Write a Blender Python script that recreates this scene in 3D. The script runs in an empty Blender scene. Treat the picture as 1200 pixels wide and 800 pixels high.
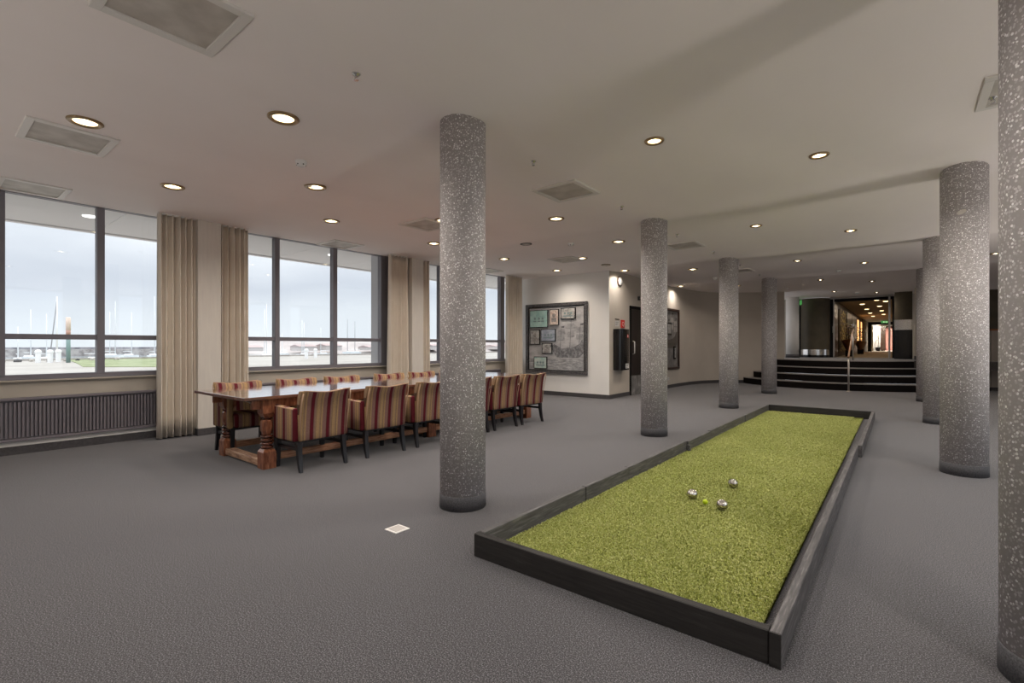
import bpy, bmesh, math, random
import numpy as np
from mathutils import Vector, Matrix
PI = math.pi
R = math.radians
random.seed(7)
sc = bpy.context.scene
C = sc.collection

# ---------------------------------------------------------------- camera
cd = bpy.data.cameras.new('camera')
cam = bpy.data.objects.new('camera', cd); C.objects.link(cam)
cam.location = (0, 0, 1.3)
cam.rotation_euler = (R(90), 0, R(38.6))
cd.sensor_width = 36; cd.lens = 568/1200*36
cd.shift_y = 4.5/1200
cd.clip_start = 0.05; cd.clip_end = 2000
sc.camera = cam

# ---------------------------------------------------------------- world: overcast sky
LAMP_W = 6.5
FILL_W = 22.0  # strength of the added, unseen ceiling fill lamps
w = bpy.data.worlds.new('overcast_sky'); sc.world = w; w.use_nodes = True
nt = w.node_tree; nt.nodes.clear()
def N(nt, t, **kw):
    n = nt.nodes.new(t)
    for k, v in kw.items(): setattr(n, k, v)
    return n
wo = N(nt, 'ShaderNodeOutputWorld'); bg = N(nt, 'ShaderNodeBackground')
tc = N(nt, 'ShaderNodeTexCoord'); sp = N(nt, 'ShaderNodeSeparateXYZ')
nt.links.new(tc.outputs['Generated'], sp.inputs[0])
rp = N(nt, 'ShaderNodeValToRGB'); el = rp.color_ramp.elements
el[0].position = 0.0; el[0].color = (.66, .685, .73, 1)
el[1].position = 1.0; el[1].color = (1.95, 2.0, 2.06, 1)   # standard overcast sky: zenith three times the horizon
for p, c in ((.05, (.62, .65, .70, 1)), (.11, (.52, .55, .62, 1)), (.18, (.72, .74, .79, 1)), (.3, (.95, .97, 1.0, 1))):
    e = el.new(p); e.color = c
mp = N(nt, 'ShaderNodeMapping'); mp.inputs['Scale'].default_value = (1.6, 1.6, 7)
nz = N(nt, 'ShaderNodeTexNoise'); nz.inputs['Scale'].default_value = 1.6; nz.inputs['Detail'].default_value = 5
nt.links.new(tc.outputs['Generated'], mp.inputs[0]); nt.links.new(mp.outputs[0], nz.inputs[0])
ma = N(nt, 'ShaderNodeMath', operation='MULTIPLY_ADD'); ma.inputs[1].default_value = .14; ma.inputs[2].default_value = -.07
nt.links.new(nz.outputs[0], ma.inputs[0])
ad = N(nt, 'ShaderNodeMath', operation='ADD', use_clamp=True)
nt.links.new(sp.outputs[2], ad.inputs[0]); nt.links.new(ma.outputs[0], ad.inputs[1])
nt.links.new(ad.outputs[0], rp.inputs[0]); nt.links.new(rp.outputs[0], bg.inputs[0])
bg.inputs[1].default_value = 1.10
nt.links.new(bg.outputs[0], wo.inputs[0])

sc.view_settings.view_transform = 'Standard'; sc.view_settings.look = 'None'
sc.view_settings.gamma = 1; sc.view_settings.use_curve_mapping = False
sc.view_settings.exposure = 0.5
try:
    sc.cycles.use_denoising = True
    sc.cycles.max_bounces = 10; sc.cycles.diffuse_bounces = 6; sc.cycles.transparent_max_bounces = 12
    sc.cycles.sample_clamp_indirect = 6; sc.cycles.caustics_reflective = False; sc.cycles.caustics_refractive = False
except Exception: pass

# ---------------------------------------------------------------- materials
def ramp(nt, fac, stops, const=False):
    r = N(nt, 'ShaderNodeValToRGB')
    if const: r.color_ramp.interpolation = 'CONSTANT'
    e = r.color_ramp.elements
    e[0].position = stops[0][0]; e[0].color = (*stops[0][1], 1)
    e[1].position = stops[-1][0]; e[1].color = (*stops[-1][1], 1)
    for p, c in stops[1:-1]:
        x = e.new(p); x.color = (*c, 1)
    if fac is not None: nt.links.new(fac, r.inputs[0])
    return r.outputs[0]
def mat(name, color=(.5, .5, .5), rough=.6, metal=0, spec=.5, emit=None, estr=0):
    m = bpy.data.materials.new(name); m.use_nodes = True
    b = m.node_tree.nodes['Principled BSDF']
    b.inputs['Base Color'].default_value = (*color, 1)
    b.inputs['Roughness'].default_value = rough
    b.inputs['Metallic'].default_value = metal
    b.inputs['Specular IOR Level'].default_value = spec
    if emit:
        b.inputs['Emission Color'].default_value = (*emit, 1); b.inputs['Emission Strength'].default_value = estr
    return m
def coord(nt, scale=(1, 1, 1), rot=(0, 0, 0), gen='Object'):
    t = N(nt, 'ShaderNodeTexCoord'); mpp = N(nt, 'ShaderNodeMapping')
    mpp.inputs['Scale'].default_value = scale; mpp.inputs['Rotation'].default_value = rot
    nt.links.new(t.outputs[gen], mpp.inputs[0]); return mpp.outputs[0]
def noise(nt, vec, scale, detail=3, rough=.5):
    n = N(nt, 'ShaderNodeTexNoise'); n.inputs['Scale'].default_value = scale
    n.inputs['Detail'].default_value = detail; n.inputs['Roughness'].default_value = rough
    nt.links.new(vec, n.inputs['Vector']); return n.outputs[0]
def bump(nt, b, h, strength=.3, dist=.01):
    n = N(nt, 'ShaderNodeBump'); n.inputs['Strength'].default_value = strength; n.inputs['Distance'].default_value = dist
    nt.links.new(h, n.inputs['Height']); nt.links.new(n.outputs[0], b.inputs['Normal'])
def nmat(name, stops, scale=5, cs=(1, 1, 1), rough=.6, metal=0, spec=.5, detail=4, bstr=0, bdist=.005, bscale=None, nrough=.5):
    """noise driven colour"""
    m = mat(name, rough=rough, metal=metal, spec=spec); nt = m.node_tree; b = nt.nodes['Principled BSDF']
    v = coord(nt, cs); f = noise(nt, v, scale, detail, nrough)
    nt.links.new(ramp(nt, f, stops), b.inputs['Base Color'])
    if bstr:
        h = f if bscale is None else noise(nt, v, bscale, 2)
        bump(nt, b, h, bstr, bdist)
    return m

M = {}
M['ceiling'] = nmat('ceiling_plaster', [(.3, (.92, .86, .835)), (.7, (.96, .90, .875))], 1.2, (1, .5, 1), .9, spec=.1, bstr=.12, bdist=.004, bscale=60)
M['white_wall'] = nmat('white_plaster', [(.3, (.80, .785, .76)), (.7, (.84, .825, .80))], 2, rough=.85, spec=.2, bstr=.08, bscale=80)
M['beige_wall'] = nmat('beige_plaster', [(.3, (.50, .455, .40)), (.7, (.55, .50, .44))], 1.5, rough=.85, spec=.2, bstr=.08, bscale=80)
M['sill_wall'] = nmat('cream_panel', [(.3, (.46, .42, .36)), (.7, (.50, .455, .39))], 3, rough=.7, spec=.2)
M['pier_wall'] = nmat('cream_wallcovering', [(.3, (.62, .58, .53)), (.7, (.67, .63, .57))], 30, (1, 1, .1), rough=.8, spec=.2)
# carpet
def carpet(name, a, b_, c):
    m = mat(name, rough=.95, spec=.15); nt = m.node_tree; b = nt.nodes['Principled BSDF']
    v = coord(nt); f = noise(nt, v, 165, 2, .7); g = noise(nt, v, .7, 3)
    col = ramp(nt, f, [(.36, a), (.5, b_), (.64, c)])
    mx = N(nt, 'ShaderNodeMixRGB', blend_type='MULTIPLY'); mx.inputs[0].default_value = .6
    nt.links.new(col, mx.inputs[1]); nt.links.new(ramp(nt, g, [(.3, (.85, .85, .86)), (.7, (1, .99, .98))]), mx.inputs[2])
    nt.links.new(mx.outputs[0], b.inputs['Base Color'])
    b.inputs['Sheen Weight'].default_value = .25; b.inputs['Sheen Roughness'].default_value = .6
    bump(nt, b, f, .3, .005)
    return m
M['carpet'] = carpet('grey_carpet', (.005, .005, .0056), (.042, .041, .0465), (.215, .21, .234))
M['brown_carpet'] = carpet('gold_brown_carpet', (.09, .06, .025), (.20, .135, .055), (.32, .22, .1))
M['landing_carpet'] = carpet('dark_carpet', (.03, .028, .03), (.08, .075, .072), (.15, .14, .13))
# speckled column
def pebble():
    m = mat('speckled_pebble_plaster', rough=.75, spec=.3); nt = m.node_tree; b = nt.nodes['Principled BSDF']
    v = coord(nt)
    vo = N(nt, 'ShaderNodeTexVoronoi'); vo.inputs['Scale'].default_value = 82; nt.links.new(v, vo.inputs['Vector'])
    sep = N(nt, 'ShaderNodeSeparateColor'); nt.links.new(vo.outputs['Color'], sep.inputs[0])
    col = ramp(nt, sep.outputs[0], [(0, (.42, .40, .40)), (.25, (.62, .60, .60)), (.5, (.50, .48, .48)), (.70, (.68, .66, .66)), (.85, (1, .99, .99))], True)
    ed = N(nt, 'ShaderNodeMath', operation='LESS_THAN'); ed.inputs[1].default_value = .46
    nt.links.new(vo.outputs['Distance'], ed.inputs[0])
    mx = N(nt, 'ShaderNodeMixRGB'); mx.inputs[1].default_value = (.40, .375, .37, 1)
    nt.links.new(ed.outputs[0], mx.inputs[0]); nt.links.new(col, mx.inputs[2])
    nt.links.new(mx.outputs[0], b.inputs['Base Color'])
    bump(nt, b, vo.outputs['Distance'], -.5, .004)
    return m
M['pebble'] = pebble()
M['column_base'] = nmat('charcoal_granite', [(.3, (.05, .05, .056)), (.7, (.14, .14, .15))], 140, rough=.7, detail=2)
M['skirting'] = nmat('dark_skirting', [(.3, (.045, .042, .045)), (.7, (.075, .07, .075))], 40, rough=.7)
M['frame_grey'] = mat('grey_window_metal', (.19, .18, .205), .5)
M['radiator'] = mat('dark_radiator_enamel', (.20, .18, .20), .4)
M['white_paint'] = mat('white_paint', (.78, .77, .75), .5)
M['vent_frame'] = mat('vent_white_metal', (.74, .71, .67), .45)
M['chrome'] = mat('polished_steel', (.75, .74, .73), .22, 1)
M['brushed'] = mat('brushed_steel', (.66, .62, .58), .33, 1)
M['black'] = mat('black_lacquer', (.006, .006, .007), .2, spec=.6)
M['matt_black'] = mat('matt_black', (.008, .007, .008), .7, spec=.15)
M['red'] = mat('signal_red', (.6, .03, .02), .5)
M['plastic_dark'] = mat('dark_plastic', (.03, .03, .03), .5)
def vent_mesh():
    m = mat('perforated_vent_mesh', rough=.6, metal=.2); nt = m.node_tree; b = nt.nodes['Principled BSDF']
    v = coord(nt, (1, 1, 1))
    wv = N(nt, 'ShaderNodeTexVoronoi'); wv.inputs['Scale'].default_value = 110; wv.inputs['Randomness'].default_value = 0
    nt.links.new(v, wv.inputs['Vector'])
    g = noise(nt, v, 5, 4)
    col = ramp(nt, wv.outputs['Distance'], [(.3, (.20, .185, .165)), (.45, (.62, .58, .53))])
    mx = N(nt, 'ShaderNodeMixRGB', blend_type='MULTIPLY'); mx.inputs[0].default_value = 1
    nt.links.new(col, mx.inputs[1]); nt.links.new(ramp(nt, g, [(.35, (.75, .74, .72)), (.65, (1, 1, 1))]), mx.inputs[2])
    nt.links.new(mx.outputs[0], b.inputs['Base Color']); return m
M['vent_mesh'] = vent_mesh()
def glass():
    m = bpy.data.materials.new('window_glass'); m.use_nodes = True; nt = m.node_tree; nt.nodes.clear()
    o = N(nt, 'ShaderNodeOutputMaterial'); t = N(nt, 'ShaderNodeBsdfTransparent'); g = N(nt, 'ShaderNodeBsdfGlossy')
    t.inputs[0].default_value = (.95, .97, .97, 1); g.inputs['Roughness'].default_value = .02
    mx = N(nt, 'ShaderNodeMixShader'); mx.inputs[0].default_value = .05
    nt.links.new(t.outputs[0], mx.inputs[1]); nt.links.new(g.outputs[0], mx.inputs[2]); nt.links.new(mx.outputs[0], o.inputs[0])
    return m
M['glass'] = glass()
def curtain_mat():
    m = nmat('beige_curtain_cloth', [(.3, (.68, .61, .52)), (.7, (.73, .66, .57))], 4, rough=.9, spec=.1, bstr=.1, bscale=300)
    b = m.node_tree.nodes['Principled BSDF']; b.inputs['Sheen Weight'].default_value = .2
    return m
M['curtain'] = curtain_mat()
def wood(name, stops, sc_=(1, 14, 14), rough=.35, coat=0., bs=.25, scale=3, spec=.5):
    m = mat(name, rough=rough, spec=spec); nt = m.node_tree; b = nt.nodes['Principled BSDF']
    v = coord(nt, sc_); f = noise(nt, v, scale, 6, .65)
    nt.links.new(ramp(nt, f, stops), b.inputs['Base Color'])
    b.inputs['Coat Weight'].default_value = coat; b.inputs['Coat Roughness'].default_value = .12
    bump(nt, b, f, bs, .004); return m
RW = [(.25, (.05, .012, .006)), (.42, (.19, .06, .028)), (.6, (.33, .13, .065)), (.78, (.55, .30, .18))]
M['oak_top'] = wood('varnished_red_oak', [(.25, (.06, .025, .016)), (.5, (.15, .065, .04)), (.75, (.30, .15, .10))], (14, .9, 14), .10, 1.0, .05, spec=.8)
M['oak_leg'] = wood('worn_red_oak', RW, (9, 9, 2.2), .3, .4, .3, 4)
M['oak_ring'] = wood('dark_red_oak_rings', [(.2, (.02, .006, .004)), (.5, (.09, .025, .013)), (.8, (.25, .09, .045))], (6, 6, 6), .2, .6, .2, 5)
M['oak_rail_x'] = wood('worn_pale_oak_crosswise', [(.3, (.09, .035, .02)), (.46, (.42, .24, .15)), (.7, (.68, .48, .34))], (2, 18, 18), .5, .1, .4)
M['oak_rail_y'] = wood('worn_pale_oak_lengthwise', [(.3, (.13, .045, .022)), (.46, (.40, .18, .09)), (.7, (.60, .36, .22))], (18, 2, 18), .45, .2, .4)
M['lit_plank_y'] = wood('lit_black_plank_lengthwise', [(.3, (.04, .038, .04)), (.55, (.10, .097, .10)), (.75, (.25, .24, .245))], (22, 1.6, 22), .55, 0, .5)  # paler than the crosswise stain: side light is put into the colour
M['black_plank_x'] = wood('black_stained_plank_crosswise', [(.3, (.008, .007, .007)), (.6, (.022, .020, .019)), (.82, (.06, .056, .052))], (1.6, 22, 22), .6, 0, .5)
M['black_leg'] = wood('dark_stained_leg', [(.3, (.006, .006, .008)), (.6, (.016, .015, .018)), (.85, (.06, .055, .06))], (12, 12, 2), .3, .2, .1)
def fabric(name, axis):
    m = mat(name, rough=.9, spec=.15); nt = m.node_tree; b = nt.nodes['Principled BSDF']
    v = coord(nt); s = N(nt, 'ShaderNodeSeparateXYZ'); nt.links.new(v, s.inputs[0])
    oi = N(nt, 'ShaderNodeObjectInfo')
    a1 = N(nt, 'ShaderNodeMath', operation='MULTIPLY_ADD'); a1.inputs[1].default_value = 1/.185; a1.inputs[2].default_value = 3.02 if axis == 0 else 3.3
    nt.links.new(s.outputs[axis], a1.inputs[0])
    fr = N(nt, 'ShaderNodeMath', operation='FRACT'); nt.links.new(a1.outputs[0], fr.inputs[0])
    mar, mau, gold, olive, dk = (.115, .014, .022), (.23, .135, .115), (.37, .245, .13), (.28, .19, .12), (.09, .05, .035)
    col = ramp(nt, fr.outputs[0], [(0, mau), (.13, dk), (.15, mar), (.34, dk), (.36, mau), (.44, olive), (.50, dk), (.515, gold), (.70, olive), (.78, dk), (.795, gold), (.90, mau)], True)
    f = noise(nt, v, 220, 2, .6)
    mx = N(nt, 'ShaderNodeMixRGB', blend_type='MULTIPLY'); mx.inputs[0].default_value = .8
    nt.links.new(col, mx.inputs[1]); nt.links.new(ramp(nt, f, [(.3, (.62, .60, .58)), (.7, (1.25, 1.22, 1.2))]), mx.inputs[2])
    nt.links.new(mx.outputs[0], b.inputs['Base Color']); bump(nt, b, f, .3, .002)
    return m
M['fab_x'] = fabric('striped_fabric_across', 0)
M['fab_y'] = fabric('striped_fabric_along', 1)
M['piping'] = mat('tan_piping', (.46, .30, .20), .8)
M['lens'] = mat('lit_downlight_lens', (.9, .8, .6), .4, emit=(1, .76, .40), estr=2.6)
M['bulb'] = mat('lit_bulb', (1, .9, .7), .4, emit=(1, .85, .58), estr=7)
M['cool_lens'] = mat('white_lit_soffit_lens', (.9, .9, .9), .4, emit=(1, .98, .95), estr=1.5)
M['brass'] = mat('bronze_trim_ring', (.32, .22, .12), .35, .8)
M['jack'] = mat('yellow_green_plastic', (.62, .80, .02), .4)

# ---------------------------------------------------------------- mesh helpers
class MB:
    def __init__(s): s.bm = bmesh.new()
    def box(s, x0, x1, y0, y1, z0, z1, bev=0, seg=2):
        r = bmesh.ops.create_cube(s.bm, size=1)
        for v in r['verts']:
            v.co = Vector(((x0+x1)/2+v.co.x*(x1-x0), (y0+y1)/2+v.co.y*(y1-y0), (z0+z1)/2+v.co.z*(z1-z0)))
        if bev:
            es = list({e for v in r['verts'] for e in v.link_edges})
            bmesh.ops.bevel(s.bm, geom=es, offset=bev, segments=seg, profile=.5, affect='EDGES')
        return s
    def lathe(s, prof, seg=24, c=(0, 0, 0), cap=True, axis='z', smooth=True, rot=0):
        rings = []
        for r, z in prof:
            ring = []
            for k in range(seg):
                a = 2*PI*k/seg+rot
                p = Vector((r*math.cos(a), r*math.sin(a), z))
                if axis == 'x': p = Vector((p.z, p.x, p.y))
                if axis == 'y': p = Vector((p.x, p.z, p.y))
                ring.append(s.bm.verts.new(p+Vector(c)))
            rings.append(ring)
        for a, b in zip(rings, rings[1:]):
            for k in range(seg):
                try:
                    f = s.bm.faces.new((a[k], a[(k+1) % seg], b[(k+1) % seg], b[k])); f.smooth = smooth
                except ValueError: pass
        if cap:
            for ring in (rings[0], rings[-1]):
                try: s.bm.faces.new(ring)
                except ValueError: pass
        return s
    def tube(s, pts, r, seg=8, r2=None):
        pts = [Vector(p) for p in pts]; rings = []
        for i, p in enumerate(pts):
            d = (pts[min(i+1, len(pts)-1)]-pts[max(i-1, 0)]).normalized()
            up = Vector((0, 0, 1)) if abs(d.z) < .9 else Vector((1, 0, 0))
            u = d.cross(up).normalized(); v = d.cross(u).normalized()
            rr = r if r2 is None else r+(r2-r)*i/(len(pts)-1)
            rings.append([s.bm.verts.new(p+u*rr*math.cos(2*PI*k/seg)+v*rr*math.sin(2*PI*k/seg)) for k in range(seg)])
        for a, b in zip(rings, rings[1:]):
            for k in range(seg):
                f = s.bm.faces.new((a[k], a[(k+1) % seg], b[(k+1) % seg], b[k])); f.smooth = True
        s.bm.faces.new(rings[0]); s.bm.faces.new(rings[-1]); return s
    def prism(s, poly, z0, z1):
        """closed polygon in xy extruded in z"""
        a = [s.bm.verts.new((x, y, z0)) for x, y in poly]; b = [s.bm.verts.new((x, y, z1)) for x, y in poly]
        n = len(poly)
        for k in range(n): s.bm.faces.new((a[k], a[(k+1) % n], b[(k+1) % n], b[k]))
        s.bm.faces.new(a[::-1]); s.bm.faces.new(b); return s
    def loft(s, sections):
        """sections: list of equal length point rings"""
        rs = [[s.bm.verts.new(p) for p in r] for r in sections]; n = len(rs[0])
        for a, b in zip(rs, rs[1:]):
            for k in range(n): s.bm.faces.new((a[k], a[(k+1) % n], b[(k+1) % n], b[k]))
        s.bm.faces.new(rs[0][::-1]); s.bm.faces.new(rs[-1]); return s
    def deform(s, fn):
        for v in s.bm.verts: v.co = Vector(fn(*v.co))
        return s
    def build(s, name, m, parent=None, smooth=None, loc=None):
        bmesh.ops.recalc_face_normals(s.bm, faces=s.bm.faces)
        if smooth is not None:
            for f in s.bm.faces: f.smooth = smooth
        me = bpy.data.meshes.new(name); s.bm.to_mesh(me); s.bm.free()
        me.materials.append(m)
        o = bpy.data.objects.new(name, me); C.objects.link(o)
        if parent: o.parent = parent
        if loc: o.location = loc
        return o
def autosmooth(o, ang=35):
    for f in o.data.polygons: f.use_smooth = True
    try: o.data.set_sharp_from_angle(angle=R(ang))
    except Exception: pass
    return o
def tag(o, label=None, cat=None, group=None, kind=None):
    if label: o['label'] = label
    if cat: o['category'] = cat
    if group: o['group'] = group
    if kind: o['kind'] = kind
    return o
def struct(o, label=None, cat=None):
    return tag(o, label, cat, None, 'structure')
def empty(name, loc, rz=0):
    o = bpy.data.objects.new(name, None); C.objects.link(o); o.location = loc; o.rotation_euler = (0, 0, rz)
    o.empty_display_size = .1; return o
def kids(o): return [c for c in C.objects if c.parent == o]
def copy_tree(o, parent=None):
    c = o.copy(); C.objects.link(c); c.parent = parent
    for ch in kids(o): copy_tree(ch, c)
    return c
def box(name, m, x0, x1, y0, y1, z0, z1, parent=None, bev=0):
    return MB().box(x0, x1, y0, y1, z0, z1, bev).build(name, m, parent)
def thick_line(pts, t):
    """polygon for a wall of thickness t lying to the left of the polyline"""
    out = []
    for i, p in enumerate(pts):
        a = Vector(pts[max(i-1, 0)]); b = Vector(pts[min(i+1, len(pts)-1)]); d = (b-a).normalized()
        out.append((p[0]-d.y*t, p[1]+d.x*t))
    return list(pts)+out[::-1]

# ================================================================ SETTING
ZC = 3.13; WX = -8.3
ROWS = (2.82, 6.78, 10.72, 14.66)
# floor
struct(MB().prism([(-8.4, -4.1), (5.1, -4.1), (5.1, 20.6), (-5.6, 20.6), (-5.6, 10.8), (-8.4, 10.8)], -.12, 0).build('floor', M['carpet']), 'flat grey speckled loop carpet covering the whole hall floor', 'floor')
# ceiling, very softly sagging along the column lines
def ceil_z(x, y):
    z = ZC
    for r in ROWS:
        dy = y-(r+.02*math.sin(x*1.7))
        z -= .06*math.exp(-(dy/.26)**2)*(0.45+.55*(1/(1+math.exp(-(x+2.6)*2.2))))
    z += .004*math.sin(x*3.1+y*1.3)*math.sin(y*2.1+.7)
    return z
def make_ceiling():
    xs = np.arange(-8.4, 5.2, .22); ys = np.arange(-4.1, 22.5, .075)
    nx, ny = len(xs), len(ys)
    vs = [(x, y, ceil_z(x, y)) for y in ys for x in xs]
    fs = [(j*nx+i, (j+1)*nx+i, (j+1)*nx+i+1, j*nx+i+1) for j in range(ny-1) for i in range(nx-1)]
    n = len(vs)
    vs += [(xs[0], ys[0], 3.35), (xs[-1], ys[0], 3.35), (xs[-1], ys[-1], 3.35), (xs[0], ys[-1], 3.35)]
    fs += [(n, n+1, n+2, n+3)]
    me = bpy.data.meshes.new('ceiling'); me.from_pydata(vs, [], fs); me.materials.append(M['ceiling'])
    for p in me.polygons: p.use_smooth = True
    me.polygons[-1].use_smooth = False
    o = bpy.data.objects.new('ceiling', me); C.objects.link(o); return o
struct(make_ceiling(), 'greige plaster ceiling with soft sagging bands between the columns', 'ceiling')

# ---- window wall (left)
PIERS = [(-1.35, -1.05), (2.63, 2.93), (6.55, 6.85)]
wl = MB()
wl.box(-8.42, -8.27, -4.1, 10.75, -.1, .872)
struct(wl.build('wall_left', M['sill_wall']), 'cream panel wall below the row of windows', 'wall')
for i, (a, b) in enumerate(PIERS):
    o = box('wall_pier', M['pier_wall'], -8.45, -7.87, a, b, 0, 3.15)
    struct(o, ['cream wall pier nearest the camera side', 'cream wall pier between the two curtains behind the table end', 'cream wall pier behind the far half of the table'][i], 'wall')
    box('skirting', M['skirting'], -8.27, -7.855, a-.012, b+.012, 0, .1, o)
for i, (a, b) in enumerate(PIERS):   # outdoor face of the piers
    o = box('facade_pier', mat('pale_grey_render', (.55, .55, .58), .8), -8.75, -8.46, a-(.05 if i == 1 else .38), b+.38, -.3, 3.2); struct(o, 'pale grey outer face of a wall pier seen through the glass', 'wall')
# windows: frame bars + panes
def window(name, bars, label, y0, y1):
    e = empty(name, (WX, y0, .88)); struct(e, label, 'window')
    def b(n, x0, x1, ya, yb, za, zb, m='frame_grey'):
        return MB().box(x0-WX, x1-WX, ya-y0, yb-y0, za-.88, zb-.88, .004, 1).build(n, M[m], e)
    b('sill_frame', -8.36, -8.255, y0, y1, .88, .945)
    b('head_frame', -8.36, -8.255, y0, y1, 3.122, 3.16)
    b('transom', -8.345, -8.265, y0, y1, 1.375, 1.44)
    for (a, c) in bars: b('mullion', -8.37, -8.25, a, c, .93, 3.12)
    b('sill_board', -8.33, -8.215, y0, y1, .862, .882, 'sill_wall')
    edges = [y0]+[(a+c)/2 for a, c in bars]+[y1]
    for a, c in zip(edges, edges[1:]):
        if c-a < .2: continue
        b('pane', -8.308, -8.302, a, c, .9, 1.41, 'glass'); b('pane', -8.308, -8.302, a, c, 1.41, 3.12, 'glass')
    return e
window('window_1', [(-1.02, -.94), (-.25, -.17), (.66, .74), (1.58, 1.66), (2.5, 2.58)], 'dark framed window nearest the camera, above the radiator', -1.05, 2.63)
window('window_2', [(2.93, 3.0), (3.91, 3.99), (4.99, 5.075), (6.06, 6.26)], 'dark framed window behind the near half of the table, between two curtains', 2.93, 6.55)
window('window_3', [(6.85, 6.9), (7.68, 7.76), (8.74, 8.82), (9.86, 10.02)], 'dark framed window partly hidden behind the nearest column', 6.85, 10.6)
window('window_4', [(-4.0, -3.9), (-2.9, -2.82), (-2.0, -1.92), (-1.42, -1.35)], 'dark framed window behind the camera', -4.0, -1.35)
# dark skirting under the radiators
for i, (a, b) in enumerate(((-4.0, -1.35), (-1.05, 2.63), (2.93, 6.55), (6.85, 10.6))):
    o = box('baseboard_left', M['skirting'], -8.275, -8.21, a, b, 0, .1); struct(o, 'dark skirting board under the windows', 'baseboard')
    o = box('trim_2', M['white_wall'], -8.275, -8.215, a, b, .1, .165); struct(o, 'pale ledge above the skirting under the radiator', 'trim')

# ---- end wall with the big picture, then the curved wall beside it
WALLP = [(-5.47, 10.62), (-5.47, 12.0), (-5.47, 13.4), (-5.47, 14.6), (-5.47, 15.3), (-5.43, 16.1), (-5.27, 16.95), (-4.92, 17.6), (-4.42, 18.02), (-3.8, 18.38), (-3.05, 18.72)]
struct(MB().prism([(-8.45, 10.6), (-5.47, 10.6), (-5.47, 10.62), (-5.7, 10.62), (-5.7, 10.75), (-8.45, 10.75)], 0, 3.16).build('wall_back', M['white_wall']), 'white end wall carrying the large framed ship picture', 'wall')
wr = MB().prism(thick_line(WALLP, .2), 0, 3.16).build('wall_curved', M['beige_wall']); struct(autosmooth(wr, 30), 'warm beige curved wall leading from the white corner to the steps', 'wall')
def off(pts, t): return [(q[0], q[1]) for q in thick_line(pts, t)[len(pts):][::-1]]
bb = MB().prism(list(off(WALLP[:-1], -.015))+list(WALLP[:-1])[::-1], 0, .1).build('baseboard_curved', M['skirting']); struct(bb, 'black skirting along the curved beige wall', 'baseboard')
struct(box('baseboard_back', M['skirting'], -8.3, -5.455, 10.585, 10.6, 0, .1), 'dark skirting board under the large framed picture', 'baseboard')

# ---- unseen walls that close the hall
struct(box('wall_front', M['beige_wall'], -8.45, 5.1, -4.25, -4.1, 0, 3.16), 'plain beige wall behind the camera', 'wall')
wr2 = MB(); wr2.box(4.95, 5.1, -4.1, 20.6, 0, .3); wr2.box(4.95, 5.1, 11.5, 20.6, .3, 3.06); wr2.box(4.95, 5.1, -4.1, 20.6, 3.05, 3.16)
for y in (-4.1, -.3, 3.6, 7.5, 11.4, 15.3, 19.2): wr2.box(4.95, 5.1, y, y+.4, .3, 3.05)
struct(wr2.build('wall_right', M['beige_wall']), 'right hall wall with a row of windows out of view', 'wall')
for i, y in enumerate((.2, 4.1, 8.0)):
    struct(box('window_%d' % (i+5), M['glass'], 5.02, 5.03, y-.1, y+3.4, .3, 3.05), 'window in the right wall, out of view', 'window')

# ---- steps: four curved risers
CX, CY, R0 = -1.55, 20.25, 3.4
ZL = .84
def arc(r, a0, a1, n=36): return [(CX+r*math.cos(R(a0+(a1-a0)*k/n)), CY+r*math.sin(R(a0+(a1-a0)*k/n))) for k in range(n+1)]
stair = empty('stairs', (CX, CY-R0, 0)); struct(stair, 'four curved black steps with pale nosing lines up to the corridor', 'steps')
def at(o, e): o.parent = e; o.matrix_parent_inverse = Matrix.Translation(e.location).inverted(); return o
M['riser'] = nmat('black_riser', [(.3, (.006, .005, .005)), (.7, (.012, .010, .010))], 60, rough=.8, spec=.1)
M['nosing'] = mat('grey_aluminium_nosing', (.30, .28, .27), .6)
for k in range(4):
    r = R0-.33*k; a0, a1 = 190, 322
    inn = r-.36
    at(autosmooth(MB().prism(arc(r, a0, a1)+arc(inn, a1, a0), .21*k, .21*(k+1)-.02).build('step', M['riser'])), stair)
    at(autosmooth(MB().prism(arc(r+.006, a0, a1)+arc(r-.05, a1, a0), .21*(k+1)-.026, .21*(k+1)).build('nosing', M['nosing'])), stair)
    if k < 3: at(MB().prism(arc(r-.05, a0, a1)+arc(inn, a1, a0), .21*(k+1)-.02, .21*(k+1)-.004).build('tread', M['landing_carpet']), stair)
land = MB(); lp = [(-3.05, 18.72)]
a_in = arc(R0-.33*3-.05, 212, 322)
land.prism(a_in+[(4.9, 18.8), (4.9, 22.4), (-5.3, 22.4), (-5.3, 18.72)], .6, ZL-.004)
struct(land.build('floor_landing', M['landing_carpet']), 'dark carpeted landing at the top of the steps', 'floor')
# right half wall beside the steps
HW = [(.72, 18.0), (2.07, 19.4), (4.95, 19.9)]
o = MB().prism(thick_line(HW[::-1], -.15), 0, 1.72).build('wall_parapet', M['beige_wall']); struct(o, 'beige half wall right of the steps, seen between two columns', 'wall')
c = MB().prism(thick_line(off(HW[::-1], .03), -.22), 1.72, 1.77).build('cap', mat('orange_wood_cap', (.38, .14, .05), .4), o)
MB().prism(thick_line(off(HW[::-1], .015), -.02), 0, .1).build('skirting', M['skirting'], o)
M['olive'] = nmat('dark_olive_lacquer', [(.3, (.075, .063, .043)), (.7, (.10, .083, .056))], 3, rough=.5, spec=.25)
struct(box('wall_upper', M['olive'], .75, 4.95, 22.25, 22.4, .6, 3.16), 'dark wall at the back of the landing, right of the doorway', 'wall')
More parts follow.
